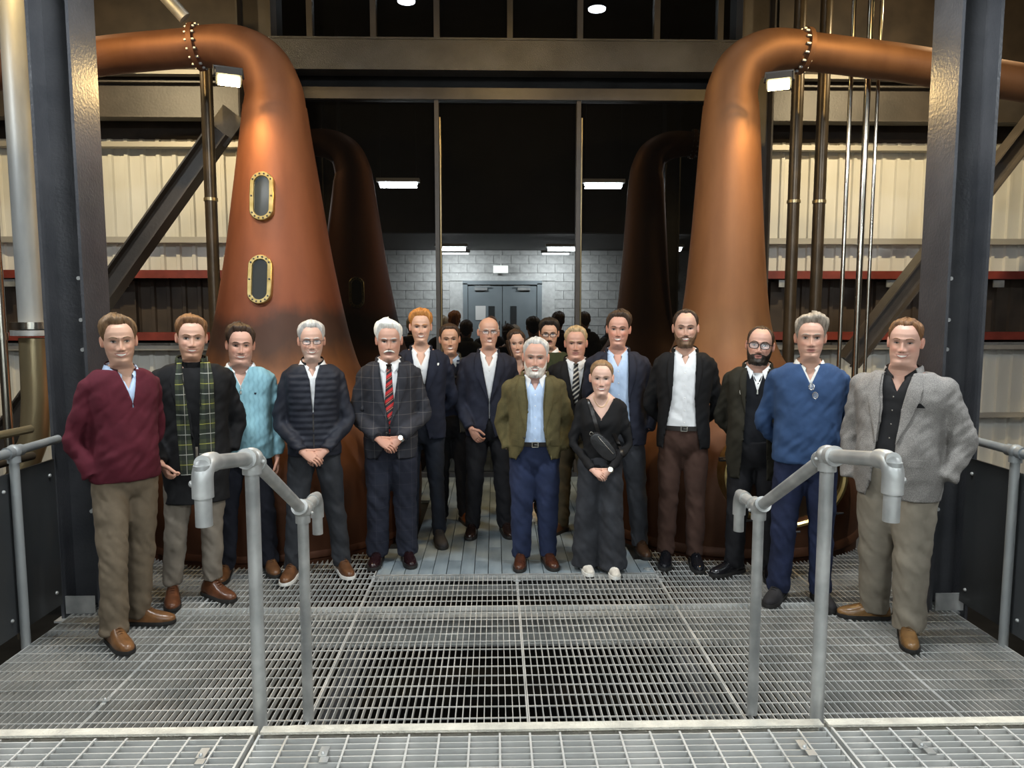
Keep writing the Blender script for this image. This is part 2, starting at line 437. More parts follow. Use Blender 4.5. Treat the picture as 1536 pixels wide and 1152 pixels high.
# ------------------------------------------------------------------ glazed wall
win = empty('window_1', (0, GY, 0)); tag(win, kind='structure')
MX = [-2.2, -.624, .918, 2.5]
for a, b in zip(MX, MX[1:]): MB().box(((a + b) / 2, .02, 2.08), (b - a - .02, .012, 4.1)).build('pane', M_GLASS, win)
for x in MX[1:3]:
    MB().box((x, -.012, 2.08), (.045, .05, 4.1)).build('mullion', M_STEELB, win)
    MB().cyl((x + .035, -.02, .1), (x + .035, -.02, 3.95), .009, 8).build('pull_bar', M_BRONZE, win, True, 40)
MB().box((.15, -.02, 4.19), (4.8, .07, .12)).build('head_rail', M_STEELB, win)
MB().box((.15, -.02, .02), (4.8, .06, .05)).build('sill', M_STEEL, win)
MU = [-1.961, -1.288, -.613, .171, .924, 1.752, 2.438]
w2 = empty('window_2', (0, GY, 0)); tag(w2, kind='structure')
for a, b in zip([-2.6] + MU, MU + [3.1]): MB().box(((a + b) / 2, .02, 5.4), (b - a - .02, .012, 1.5)).build('pane', M_GLASS, w2)
for x in MU: MB().box((x, -.01, 5.4), (.06, .06, 1.5)).build('mullion', M_STEELB, w2)
g = MB(); hsection(g, (-2.5, 8.02, 4.52), (2.8, 8.02, 4.52), .22, .325, .02, .016, (0, 1, 0))
# web stiffened into a box: the face seen is a flat plate
g.box((.15, 7.925, 4.52), (5.3, .012, .32))
tag(g.build('cross_beam', mat('beam_paint', rough=.3, build=noise_col((.03, .028, .026), (.052, .05, .048), 4, 5, bump=.7, bscale=120))), 'long dark steel beam above the glazed wall', 'beam')
for i, x in enumerate((-2.5, 2.8)):
    g = MB(); hsection(g, (x, 8.12, -.3), (x, 8.12, 6.2), .25, .36, .018, .014, (0, 1, 0))
    tag(g.build('glazing_column', M_STEELB), ['dark steel column behind the left still neck', 'dark steel column behind the right still neck'][i], 'column', 'columns flanking the glazed wall')
tag(MB().box((.15, 8.4, 3), (5.6, .1, 7)).build('wall_back', M_DARK), kind='structure')

# ------------------------------------------------------------------ clad outer walls either side
def cladding(x0, x1, z0, z1, y, root, m, depth=.03, pitch=.2):
    n = round((x1 - x0) / .8)
    for i in range(n):
        a = x0 + (x1 - x0) * i / n; b = x0 + (x1 - x0) * (i + 1) / n
        k = 4; prof = []
        for j in range(k):
            q = (b - a) / k; s = a + j * q
            prof += [(s, 0), (s + q * .62, 0), (s + q * .70, -depth), (s + q * .92, -depth)]
        prof.append((b, 0))
        rs = [[(px, y + py, z) for px, py in prof] for z in (z0, z1)]
        mb = MB(); mb.rings(rs, False, False, close=False); mb.build('cladding_sheet', m, root)
for sd, (xa, xb) in (('left', (-8.2, -2.6)), ('right', (3.0, 9.0))):
    wl = empty('wall_' + sd, ((xa + xb) / 2, 9.6, 0)); tag(wl, kind='structure')
    o = wl.location
    sh = empty('tmp')
    bpy.data.objects.remove(sh)
    def put(mb, name, m):
        ob = mb.build(name, m, wl); ob.location = (-o.x, -o.y, 0); return ob
    class W:                                   # collects sheets in world space under the wall
        pass
    n0 = len(bpy.data.objects)
    cladding(xa, xb, 2.30, 4.02, 9.6, wl, M_CLAD)
    cladding(xa, xb, -.6, 1.46, 9.6, wl, M_CLAD)
    cladding(xa, xb, 1.50, 2.30, 9.72, wl, M_CLADB)
    for ch in wl.children: ch.location = (-o.x, -o.y, 0)
    xm, wd = (xa + xb) / 2, xb - xa
    put(MB().box((xm, 9.75, 5.2), (wd, .1, 2.4)), 'upper_panel', M_CLADB)
    put(MB().box((xm, 9.8, 1.8), (wd, .06, 5.6)), 'backing', M_DARK)
    for z, h, m in ((4.80, .07, M_GIRT), (3.93, .075, M_GIRT), (2.76, .08, M_GIRT), (1.40, .06, M_GIRT), (.5, .06, M_GIRT)):
        put(MB().box((xm, 9.5, z), (wd, .06, h)).box((xm, 9.45, z - h / 2 + .008), (wd, .06, .012)), 'girt', m)
    for z in (2.33, 1.55): put(MB().box((xm, 9.45, z), (wd, .16, .1)), 'red_beam', M_RED)
    b = MB(); hsection(b, (xa, 9.2, 4.38), (xb, 9.2, 4.38), .2, .42, .02, .014, (0, 1, 0)); put(b, 'eaves_beam', M_STEELB)
    for k in range(4):
        xx = xa + .7 + k * 1.4
        put(MB().box((xx, 9.66, 1.9), (.16, .1, .7)), 'stud', M_CLADB)
        put(MB().box((xx + .02, 9.42, 2.22), (.14, .02, .09)), 'bracket', M_GALV)
for i, (a, b) in enumerate((((-2.80, 7.8, 3.70), (-5.45, 7.8, .2)), ((5.9, 8.0, 4.0), (3.9, 8.0, 1.30)))):
    g = MB(); hsection(g, a, b, .2, .2, .016, .014, (0, 1, 0))
    e = empty('diagonal_brace', a); tag(e, ['dark diagonal steel brace beside the left still', 'dark diagonal steel brace beside the thin bright pipes'][i], 'brace', 'diagonal braces')
    ob = g.build('member', M_STEELB, e); ob.location = (-a[0], -a[1], -a[2])
    t = (Vector(a) - Vector(b)).normalized()
    p = MB().box(Vector(a) + t * .06, (.34, .02, .26), Matrix.Rotation(-math.atan2(t.z, t.x), 3, 'Y')).build('end_plate', M_STEELB, e); p.location = (-a[0], -a[1], -a[2])
# enclosing shell
tag(MB().box((-8.3, 3.5, 2), (.1, 13, 9)).build('wall_side_left', M_CLADB), kind='structure')
tag(MB().box((9.1, 3.5, 2), (.1, 13, 9)).build('wall_side_right', M_CLADB), kind='structure')
tag(MB().box((.4, 5.6, 6.25), (17.4, 8.6, .1)).build('ceiling', M_CEIL), kind='structure')
tag(MB().box((.4, -.65, 3.5), (17.4, 4.1, .12)).box((.4, 1.42, 4.85), (17.4, .1, 2.8)).build('ceiling_low', M_CEIL), kind='structure')

# ------------------------------------------------------------------ block wall with double doors behind the photographer
wf = MB().box((.4, -2.62, 1.6), (17, .1, 4)).build('wall_front', M_MORTAR); tag(wf, kind='structure')
DX = .2
blk = MB().box((0, 0, 0), (.44, .04, .215)).build('block', M_BLOCK, wf); first = True
for r in range(14):
    for c in range(-8, 10):
        x = DX + c * .45 + (.225 if r % 2 else 0); z = ZL + .11 + r * .225
        if abs(x - DX) < .98 + .22 and z < ZL + 2.33: 
            continue
        o = blk if first else link_copy(blk, wf); first = False
        o.location = (x, -2.56, z)
door = empty('door_1', (DX, -2.5, ZL)); tag(door, kind='structure')
MB().box((-.95, 0, 1.1), (.12, .16, 2.2)).box((.95, 0, 1.1), (.12, .16, 2.2)).box((0, 0, 2.22), (2.02, .16, .1)).build('door_frame', M_DOOR, door)
MB().box((-1.18, -.03, 1.1), (.34, .05, 2.3)).box((1.18, -.03, 1.1), (.34, .05, 2.3)).box((0, -.03, 2.34), (2.7, .05, .14)).build('surround', M_BLOCK, door)
for s in (-1, 1):
    lf = MB().box((s * .445, 0, 1.08), (.875, .05, 2.16)).build('door_leaf', M_DOOR, door)
    MB().box((s * .28, .03, 1.25), (.16, .012, .75)).build('vision_panel', M_GLASSW, lf)
    MB().box((s * .55, .05, 2.06), (.32, .06, .07)).box((s * .5, .09, 2.13), (.4, .02, .02)).build('door_closer', M_GALVD, lf)
    MB().cyl((s * .08, .09, .85), (s * .08, .09, 1.25), .012, 10).cyl((s * .08, .02, .88), (s * .08, .09, .88), .009, 8).cyl((s * .08, .02, 1.22), (s * .08, .09, 1.22), .009, 8).build('handle', M_CHROME, lf, True, 40)
tag(MB().box((-.36, -2.462, ZL + 1.45), (.26, .004, .36)).build('notice', M_PAPER), 'white paper notice on the grey double door mirrored in the glass', 'notice')
sg = empty('exit_sign', (.155, -2.35, 2.95)); tag(sg, 'lit white exit sign above the double door mirrored in the glass', 'sign')
MB().box((0, 0, 0), (.36, .05, .17)).build('lit_face', M_SIGN, sg); MB().box((0, -.04, 0), (.38, .04, .19)).cyl((0, -.02, .1), (0, -.02, .46), .008, 8).build('housing', M_PAPER, sg)

# ------------------------------------------------------------------ LED battens and floodlights (fixtures)
LEDN = ['nearest hanging LED batten, mirrored beside the left mullion', 'nearest hanging LED batten, mirrored beside the right mullion', 'hanging LED batten far out over the left side', 'hanging LED batten far out over the right side',
        'LED batten on the low ceiling above the left stair handrail', 'LED batten on the low ceiling above the right stair handrail', 'LED batten at the far left of the low ceiling', 'LED batten at the far right of the low ceiling',
        'LED batten before the double door, left of the exit sign', 'LED batten before the double door, right of the exit sign']
for i, (lx, ly, lz, le) in enumerate(LEDS):
    e = empty('led_batten', (lx, ly, lz)); tag(e, LEDN[i], 'ceiling light', 'LED battens overhead')
    MB().box((0, 0, .02), (.72, .16, .06)).build('housing', M_PAPER, e)
    MB().box((0, 0, -.03), (.64, .12, .03)).build('lens', M_LED, e)
    if lz > 3.6: MB().cyl((-.3, 0, .04), (-.3, 0, 2.1), .008, 8).cyl((.3, 0, .04), (.3, 0, 2.1), .008, 8).build('hanger', M_STEEL, e)
for i, (x, y, z) in enumerate(((1.42, 5.9, 6.02), (-1.2, 5.9, 6.1))):
    e = empty('high_bay_light', (x, y, z)); tag(e, ['cool white high bay lamp under the roof, mirrored right of centre', 'cool white high bay lamp under the roof, mirrored left of centre'][i], 'ceiling light', 'high bay lamps')
    MB().lathe((0, 0, 0), [(.05, .14), (.07, .1), (.13, .02), (.13, .0)], 20).build('housing', M_STEEL, e, True, 40)
    MB().cyl((0, 0, -.015), (0, 0, .0), .12, 20).build('lens', mat('bay_lens', (.9, .95, 1), .4, emit=(.85, .95, 1), estr=40), e)
FLN = ['small floodlight shining under the left still neck', 'small floodlight shining under the right still neck', 'warm floodlight high on the left beside the column', 'warm floodlight high on the right beside the column', 'warm floodlight high above the middle of the glazed wall', 'added floodlight out of view washing the left clad wall', 'added floodlight out of view washing the right clad wall']
for (fl, ft, fe), lab in zip(FLOODS, FLN):
    e = empty('floodlight', fl); tag(e, lab, 'floodlight', 'warm floodlights')
    q = (Vector(ft) - Vector(fl)).to_track_quat('-Z', 'Y'); R = q.to_matrix()
    MB().box(R @ Vector((0, 0, .05)), (.19, .13, .06), R).build('housing', M_STEEL, e)
    MB().box(R @ Vector((0, 0, .008)), (.16, .09, .014), R).build('lens', M_FLOODL, e)
    MB().tube([R @ Vector((-.105, 0, .05)), R @ Vector((-.105, 0, .14)), R @ Vector((.105, 0, .14)), R @ Vector((.105, 0, .05))], .012, 8).build('bracket', M_STEEL, e)

# ------------------------------------------------------------------ copper stills
def still(c, prof, neck_r, sgn, M, label, arm_pts, arm_r, fl_at):
    s = empty('pot_still', c); tag(s, label, 'still', 'copper pot stills')
    # body profile, smoothed
    pts = prof; zs = [p[1] for p in pts]; rr = [p[0] for p in pts]
    def cr(t):
        i = min(max(int(t), 0), len(pts) - 2); f = t - i
        p0 = pts[max(i - 1, 0)]; p1 = pts[i]; p2 = pts[i + 1]; p3 = pts[min(i + 2, len(pts) - 1)]
        return tuple(.5 * ((2 * b) + (-a + d) * f + (2 * a - 5 * b + 4 * d - e) * f * f + (-a + 3 * b - 3 * d + e) * f ** 3) for a, b, d, e in zip(p0, p1, p2, p3))
    fine = [cr(k / 8) for k in range((len(pts) - 1) * 8 + 1)]
    MB().lathe((0, 0, 0), fine, 72).build('pot_and_head', M, s, True, 50)
    # bent neck and lyne arm
    ap = [Vector(p) - Vector(c) for p in arm_pts]
    def cat(P, n=8):
        out = []
        for i in range(len(P) - 1):
            p0 = P[max(i - 1, 0)]; p1 = P[i]; p2 = P[i + 1]; p3 = P[min(i + 2, len(P) - 1)]
            for k in range(n):
                f = k / n
                out.append(.5 * ((2 * p1) + (p2 - p0) * f + (2 * p0 - 5 * p1 + 4 * p2 - p3) * f * f + (3 * p1 - p0 - 3 * p2 + p3) * f ** 3))
        out.append(P[-1]); return out
    path = cat(ap); n = len(path)
    rad = [neck_r + (arm_r - neck_r) * min(1, k / (n * .55)) for k in range(n)]
    MB().tube(path, rad, 40).build('lyne_arm', M, s, True, 50)
    k = fl_at; t = (path[k + 1] - path[k - 1]).normalized()
    f = MB(); f.tube([path[k] - t * .02, path[k] + t * .02], rad[k] + .035, 40); f.build('flange', M, s, True, 40)
    u = Vector((0, 1, 0)); w = t.cross(u)
    for j in range(16):
        a = 2 * PI * j / 16; p = path[k] + (u * math.cos(a) + w * math.sin(a)) * (rad[k] + .018)
        MB().cyl(p - t * .04, p + t * .04, .011, 6).build('bolt', M_GALV, s)
    # seam bands
    for z in (.03,):
        MB().lathe((0, 0, 0), [(prof[0][0] + .0, z - .05), (prof[0][0] + .03, z - .02), (prof[0][0] + .03, z + .02), (prof[0][0] + .012, z + .05)], 72).build('base_ring', M, s, True, 40)
    return s, fine
def rad_at(fine, z):
    for (r0, z0), (r1, z1) in zip(fine, fine[1:]):
        if z0 <= z <= z1: return r0 + (r1 - r0) * (z - z0) / (z1 - z0 + 1e-9)
    return fine[-1][0]
PL = [(1.16, -.5), (1.18, .0), (1.2, .35), (1.16, .65), (1.02, .92), (.82, 1.15), (.68, 1.34), (.605, 1.55), (.55, 1.78), (.49, 2.08), (.43, 2.42), (.374, 2.80), (.33, 3.10), (.293, 3.35), (.262, 3.58)]
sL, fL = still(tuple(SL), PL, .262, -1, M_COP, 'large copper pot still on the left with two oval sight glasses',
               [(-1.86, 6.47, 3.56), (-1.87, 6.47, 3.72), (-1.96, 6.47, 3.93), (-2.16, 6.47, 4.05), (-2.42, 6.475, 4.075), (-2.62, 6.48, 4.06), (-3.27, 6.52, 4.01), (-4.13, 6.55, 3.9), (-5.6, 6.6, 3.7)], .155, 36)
PR = [(1.12, -.5), (1.13, .0), (1.15, .35), (1.1, .65), (.94, .92), (.74, 1.12), (.60, 1.30), (.47, 1.50), (.395, 1.72), (.355, 1.98), (.325, 2.3), (.298, 2.65), (.272, 3.05), (.25, 3.4), (.232, 3.62)]
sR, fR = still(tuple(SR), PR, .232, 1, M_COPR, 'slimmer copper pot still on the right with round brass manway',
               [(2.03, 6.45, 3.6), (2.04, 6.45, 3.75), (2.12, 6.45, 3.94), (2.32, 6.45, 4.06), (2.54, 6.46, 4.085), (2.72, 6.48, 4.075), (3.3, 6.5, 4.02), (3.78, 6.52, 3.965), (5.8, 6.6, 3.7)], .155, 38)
def sight(s, fine, ang, z, w=.098, h=.2):
    r = rad_at(fine, z); r2 = rad_at(fine, z + .1)
    tilt = math.atan2(rad_at(fine, z - .1) - r2, .2)
    d = Vector((math.cos(ang), math.sin(ang), 0)); n = Vector((d.x * math.cos(tilt), d.y * math.cos(tilt), math.sin(tilt)))
    up = Vector((-d.x * math.sin(tilt), -d.y * math.sin(tilt), math.cos(tilt))); sx = up.cross(n)
    C = d * r + Vector((0, 0, z))
    def oval(rw, rh, off, k=28):
        out = []
        for j in range(k):
            a = 2 * PI * j / k; x = math.cos(a) * rw; y = math.sin(a) * rw + (rh - rw) * (1 if math.sin(a) > 0 else -1) * (1 if abs(math.sin(a)) > 1e-6 else 0)
            out.append(C + sx * x + up * y + n * off)
        return out
    sg = empty('sight_glass'); sg.parent = s
    MB().rings([oval(w, h, -.06), oval(w, h, .035), oval(w - .006, h - .006, .042), oval(w - .034, h - .034, .042), oval(w - .038, h - .038, .025)], True, False).build('frame', M_BRASS, sg, True, 30)
    MB().rings([oval(w - .036, h - .036, .02), oval(w - .036, h - .036, .027)]).build('pane', M_GLASSW, sg)
    for p in oval(w - .018, h - .018, .044, 14): MB().ball(p, .008, 6, 4).build('screw', M_STEEL, sg)
for z in (2.775, 2.105): sight(sL, fL, -PI / 2 - .03, z)
sight(sL, fL, PI / 2 - .2, 2.1)
# manway on the right still
a = -PI / 2 + .14; zc = .62; d = Vector((math.cos(a), math.sin(a), .12)).normalized(); C = Vector((math.cos(a), math.sin(a), 0)) * 1.04 + Vector((0, 0, zc))
sx = Vector((-math.sin(a), math.cos(a), 0)); up = d.cross(sx)
def circ(r, off, n=40): return [C + sx * (r * math.cos(2 * PI * k / n)) + up * (r * .78 * math.sin(2 * PI * k / n)) + d * off for k in range(n)]
mw = empty('manway'); mw.parent = sR
MB().rings([circ(.5, -.3), circ(.5, .08), circ(.475, .09), circ(.455, .08), circ(.455, -.1)], False, False).build('brass_ring', M_BRASS, mw, True, 40)
MB().rings([circ(.455, .0), circ(.455, .05), circ(.40, .075), circ(.1, .09)]).build('lid', mat('manway_lid', (.05, .03, .018), .35, .7), mw, True, 30)
for k in (4.0, 4.75, 5.5, .3, 2.8):
    p = C + sx * (.53 * math.cos(k)) + up * (.53 * .78 * math.sin(k)); o_ = (p - C).normalized()
    MB().cyl(p + d * .02, p + d * .12, .009, 8).cyl(p + d * .11 - sx * .05, p + d * .11 + sx * .05, .008, 8).box(p + d * .05, (.05, .03, .03)).build('clamp', M_STEEL, mw)

# ------------------------------------------------------------------ pipes
def pipe(name, path, r, m, label, extra=None, n=18):
    e = empty(name, path[-1]); tag(e, label, 'pipe')
    o = Vector(path[-1])
    MB().tube([Vector(p) - o for p in path], r, n).build('tube', m, e, True, 40)
    for k, (z, rr, h, mm) in enumerate(extra or []):
        x, y = path[-1][0], path[-1][1]
        MB().cyl((0, 0, z - h / 2 - o.z), (0, 0, z + h / 2 - o.z), rr, 20).build('collar', mm, e, True, 40)
    return e
pipe('process_pipe', [(-3.46, 5.6, 4.9), (-3.46, 5.6, 1.67)], .095, M_GALVD, 'thick dull grey vertical pipe beyond the left column', [(1.75, .15, .05, M_CHROME), (1.695, .15, .04, M_GALV)])
pipe('process_pipe', [(-3.46, 5.6, 1.655), (-3.47, 5.6, 1.2), (-3.5, 5.6, .9), (-3.6, 5.55, .6), (-3.8, 5.5, .3), (-4.1, 5.5, .1)], .1, M_BRONZE, 'bronze curved pipe below the thick grey pipe at left')
pipe('process_pipe', [(-3.43, 5.2, 4.9), (-3.43, 5.2, -.5)], .03, M_CHROME, 'slim stainless vertical pipe at the far left edge', [(1.68, .037, .05, M_CHROME)])
pipe('process_pipe', [(-2.78, 7.4, 4.3), (-2.78, 7.4, -.4)], .058, M_PIPED, 'dark brown vertical pipe just left of the left still', [(2.95, .066, .03, M_BRONZE)])
pipe('process_pipe', [(3.07, 7.6, 6.1), (3.07, 7.6, -.4)], .06, M_PIPED, 'dark brown vertical pipe nearest the right still', [(2.98, .068, .03, M_BRONZE)])
pipe('process_pipe', [(3.335, 7.6, 6.1), (3.335, 7.6, -.4)], .06, M_PIPED, 'second dark brown vertical pipe from the right still', [(2.98, .068, .03, M_BRONZE)])
pipe('process_pipe', [(3.23, 6.8, 6.1), (3.23, 6.8, -.2)], .019, M_CHROME, 'leftmost of three slim bright pipes by the right still')
pipe('process_pipe', [(3.385, 6.8, 6.1), (3.385, 6.8, -.2)], .028, M_CHROME, 'thickest of three slim bright pipes by the right still')
pipe('process_pipe', [(3.48, 6.8, 6.1), (3.48, 6.8, -.2)], .016, M_CHROME, 'rightmost of three slim bright pipes by the right still')
pipe('vent_pipe', [(-2.98, 6.3, 4.75), (-2.575, 6.44, 4.29)], .055, M_GALV, 'galvanised slanting pipe meeting the left still flange')
pipe('side_pipe', [(-2.74, 4.35, 1.16), (-2.90, 3.2, 1.16)], .024, M_BRONZE, 'bronze pipe running behind the left guardrail')
pipe('side_pipe', [(-2.74, 4.35, 1.0), (-2.90, 3.2, 1.0)], .024, M_PIPED, 'dark pipe running below the bronze pipe at left')
ws = MB(); ws.rings([[(-.06, y, -.05), (.06, y, -.05), (0, y, .06)] for y in (-.003, .003)])
e = empty('warning_sign', (2.76, 5.35, .98)); tag(e, 'yellow warning triangle beside the man in the blue sweater', 'sign'); ws.build('plate', M_YEL, e)
# ================================================================== PEOPLE
# every figure is built in its own space: feet on z = 0, facing -Y, the viewer's left is -X
# ------------------------------------------------------------------ cloth and skin materials
def cloth(name, c, var=.18, rough=.85, scale=7, wrinkle=.4, fine=0.0, sheen=.0, build2=None):
    def f(nt, b):
        co = coords(nt)
        n = node(nt, 'ShaderNodeTexNoise', i_Scale=scale, i_Detail=5, i_Roughness=.6)
        nt.links.new(co, n.inputs['Vector'])
        lo = tuple(x * (1 - var) for x in c); hi = tuple(min(1, x * (1 + var)) for x in c)
        out = ramp(nt, n.outputs['Fac'], [(.35, lo), (.65, hi)])
        if fine:
            n3 = node(nt, 'ShaderNodeTexNoise', i_Scale=420, i_Detail=2)
            nt.links.new(co, n3.inputs['Vector'])
            mx = node(nt, 'ShaderNodeMix', data_type='RGBA', blend_type='MULTIPLY'); mx.inputs[0].default_value = 1
            nt.links.new(out, mx.inputs[6]); nt.links.new(ramp(nt, n3.outputs['Fac'], [(.35, (1 - fine,) * 3), (.65, (1 + fine * .5,) * 3)]), mx.inputs[7])
            out = mx.outputs[2]
        if build2: out = build2(nt, b, out, co)
        nt.links.new(out, b.inputs['Base Color'])
        n2 = node(nt, 'ShaderNodeTexNoise', i_Scale=9, i_Detail=2, i_Distortion=.2)
        nt.links.new(coords(nt, (1, 1, .8)), n2.inputs['Vector'])
        bp = node(nt, 'ShaderNodeBump', i_Strength=wrinkle, i_Distance=.03)
        nt.links.new(n2.outputs['Fac'], bp.inputs['Height']); nt.links.new(bp.outputs[0], b.inputs['Normal'])
    return mat(name, c, rough, spec=.25, build=f)
def lines(axis, freq, width, color, off=0.0, fac=1.0, tilt=0.0):
    """thin coloured lines at a regular spacing along one axis"""
    def g(nt, b, out, co):
        sp = node(nt, 'ShaderNodeSeparateXYZ'); nt.links.new(co, sp.inputs[0])
        src = sp.outputs[axis]
        if tilt:
            m0 = node(nt, 'ShaderNodeMath', operation='MULTIPLY_ADD'); m0.inputs[1].default_value = tilt
            nt.links.new(sp.outputs[0], m0.inputs[0]); nt.links.new(src, m0.inputs[2]); src = m0.outputs[0]
        m = node(nt, 'ShaderNodeMath', operation='MULTIPLY_ADD'); m.inputs[1].default_value = freq; m.inputs[2].default_value = off + 50
        nt.links.new(src, m.inputs[0])
        fr = node(nt, 'ShaderNodeMath', operation='FRACT'); nt.links.new(m.outputs[0], fr.inputs[0])
        lt = node(nt, 'ShaderNodeMath', operation='LESS_THAN'); lt.inputs[1].default_value = width; nt.links.new(fr.outputs[0], lt.inputs[0])
        ml = node(nt, 'ShaderNodeMath', operation='MULTIPLY'); ml.inputs[1].default_value = fac; nt.links.new(lt.outputs[0], ml.inputs[0])
        mx = node(nt, 'ShaderNodeMix', data_type='RGBA'); nt.links.new(ml.outputs[0], mx.inputs[0])
        nt.links.new(out, mx.inputs[6]); mx.inputs[7].default_value = (*color, 1)
        return mx.outputs[2]
    return g
def chain(*fs):
    def g(nt, b, out, co):
        for f in fs: out = f(nt, b, out, co)
        return out
    return g
def skin_build(nt, b):
    a = node(nt, 'ShaderNodeAttribute', attribute_name='Col')
    nt.links.new(a.outputs['Color'], b.inputs['Base Color'])
    b.inputs['Subsurface Weight'].default_value = .04
    b.inputs['Subsurface Radius'].default_value = (.012, .005, .003)
    b.inputs['Subsurface Scale'].default_value = .5
    n = node(nt, 'ShaderNodeTexNoise', i_Scale=160, i_Detail=2); nt.links.new(coords(nt), n.inputs['Vector'])
    bp = node(nt, 'ShaderNodeBump', i_Strength=.06, i_Distance=.004); nt.links.new(n.outputs['Fac'], bp.inputs['Height']); nt.links.new(bp.outputs[0], b.inputs['Normal'])
M_SKIN = mat('skin', (.6, .4, .3), .48, spec=.4, build=skin_build)
def eye_build(nt, b):
    a = node(nt, 'ShaderNodeAttribute', attribute_name='Col'); nt.links.new(a.outputs['Color'], b.inputs['Base Color'])
M_EYE = mat('eye', (.8, .8, .8), .2, build=eye_build)
M_TEETH = mat('teeth', (.82, .78, .7), .35)
def glass_lens(nt, b): b.inputs['Alpha'].default_value = .1
M_LENS = mat('lens', (.9, .95, 1), .02, spec=.8, build=glass_lens)
def hairmat(name, c, c2=None):
    c2 = c2 or tuple(min(1, x * 1.9) for x in c)
    def f(nt, b):
        n = node(nt, 'ShaderNodeTexNoise', i_Scale=26, i_Detail=5, i_Roughness=.7); nt.links.new(coords(nt, (3.2, .55, 1.0)), n.inputs['Vector'])
        nt.links.new(ramp(nt, n.outputs['Fac'], [(.32, c), (.68, c2)]), b.inputs['Base Color'])
        bp = node(nt, 'ShaderNodeBump', i_Strength=.6, i_Distance=.006); nt.links.new(n.outputs['Fac'], bp.inputs['Height']); nt.links.new(bp.outputs[0], b.inputs['Normal'])
    return mat('hair_' + name, c, .55, spec=.35, build=f)
def shoemat(name, c, rough=.3):
    if max(c) < .5: c = (c[0] * .62, c[1] * .66, c[2] * .8)
    return mat('leather_' + name, c, rough, spec=.5, build=noise_col(tuple(x * .7 for x in c), tuple(x * 1.25 for x in c), 14, 4, bump=.1, bscale=60))

# ------------------------------------------------------------------ torso table (for a 1.8 m figure): z, half width, front, back
TT = np.array([(.76, .148, .10, .112), (.84, .160, .108, .122), (.92, .165, .113, .120), (1.0, .158, .113, .108), (1.08, .153, .114, .098), (1.18, .157, .117, .100), (1.28, .166, .118, .108),
               (1.36, .176, .115, .114), (1.415, .178, .104, .114), (1.452, .168, .091, .108), (1.482, .140, .077, .099), (1.503, .109, .066, .089), (1.52, .082, .058, .079), (1.54, .066, .054, .069)])
def sup(c, e): return math.copysign(abs(c) ** e, c)
class Fig:
    def __init__(s, H, w=1.0, belly=0.0, head=1.0, lean=0.0, fem=False, depth=1.0, sh=1.0):
        s.H = H; s.k = H / 1.8; s.w = w; s.belly = belly; s.head = head; s.lean = lean; s.fem = fem; s.depth = depth; s.sh = sh
    def sec(s, z):
        q = z / s.k
        a, f, b = (np.interp(q, TT[:, 0], TT[:, i]) for i in (1, 2, 3))
        bl = s.belly * math.exp(-((q - 1.06) / .15) ** 2)
        fat = 1 + .35 * bl / .06 * .1
        tb = min(1, max(0, (1.52 - q) / .1))
        ww = 1 + (s.w - 1) * tb
        if q > 1.3: ww *= 1 + (s.sh - 1) * tb
        if s.fem:
            a *= 1 - .12 * math.exp(-((q - 1.1) / .1) ** 2) + .03 * math.exp(-((q - .9) / .08) ** 2)
            f += .03 * math.exp(-((q - 1.28) / .06) ** 2)
        return a * s.k * ww * fat, (f * s.k * (1 + (s.w - 1) * .6) + bl) * s.depth, b * s.k * (1 + (s.w - 1) * .6) * s.depth
    def sway(s, z): return s.lean * max(0, z / s.k - .9)
    def ring(s, z, grow=0.0, n=40, e=.84):
        a, f, b = s.sec(z); a += grow; f += grow; b += grow
        out = []
        for j in range(n):
            t = 2 * PI * j / n; c, q = math.cos(t), math.sin(t)
            out.append(Vector((a * sup(c, e) + s.sway(z), (b if q > 0 else f) * sup(q, e), z)))
        return out
    def torso(s, mb, z0, z1, grow=0.0, step=.028):
        n = max(3, int((z1 - z0) / step))
        zs = [z0 + (z1 - z0) * i / n for i in range(n + 1)]
        mb.rings([s.ring(z, grow) for z in zs]); return mb
    # arm joints per pose; sd = -1 viewer's left, +1 viewer's right
    def arm(s, sd, pose):
        k = s.k; w = s.w * s.sh
        S = Vector((sd * .167 * k * w + s.sway(1.42 * k), +.012, 1.408 * k))
        P = dict(down=((.232, .03, 1.11), (.235, -.03, .87)), side=((.222, .045, 1.11), (.215, .01, .86)), pocket=((.245, .055, 1.12), (.198, -.03, .93)),
                 pocketback=((.242, .09, 1.12), (.205, .02, .94)), clasp=((.238, -.01, 1.10), (.08, -.195, .925)), claspup=((.242, -.01, 1.11), (.082, -.21, .975)), behind=((.236, .09, 1.12), (.10, .175, .95)),
                 fist=((.245, .02, 1.12), (.19, -.17, .925)), front=((.235, -.01, 1.11), (.15, -.165, .91)))
        E, Wr = P[pose] if isinstance(pose, str) else pose
        f = lambda t: Vector((sd * t[0] * k * (1 + (w - 1) * .9), t[1] - (s.belly * .7 if pose in ('clasp', 'claspup', 'front') and t[1] < -.1 else 0), t[2] * k))
        return S, f(E), f(Wr)
def cpath(pts, n=6):
    P = [Vector(p) for p in pts]; out = []
    for i in range(len(P) - 1):
        p0 = P[max(i - 1, 0)]; p1 = P[i]; p2 = P[i + 1]; p3 = P[min(i + 2, len(P) - 1)]
        for k in range(n):
            f = k / n
            out.append(.5 * ((2 * p1) + (p2 - p0) * f + (2 * p0 - 5 * p1 + 4 * p2 - p3) * f * f + (3 * p1 - p0 - 3 * p2 + p3) * f ** 3))
    out.append(P[-1]); return out
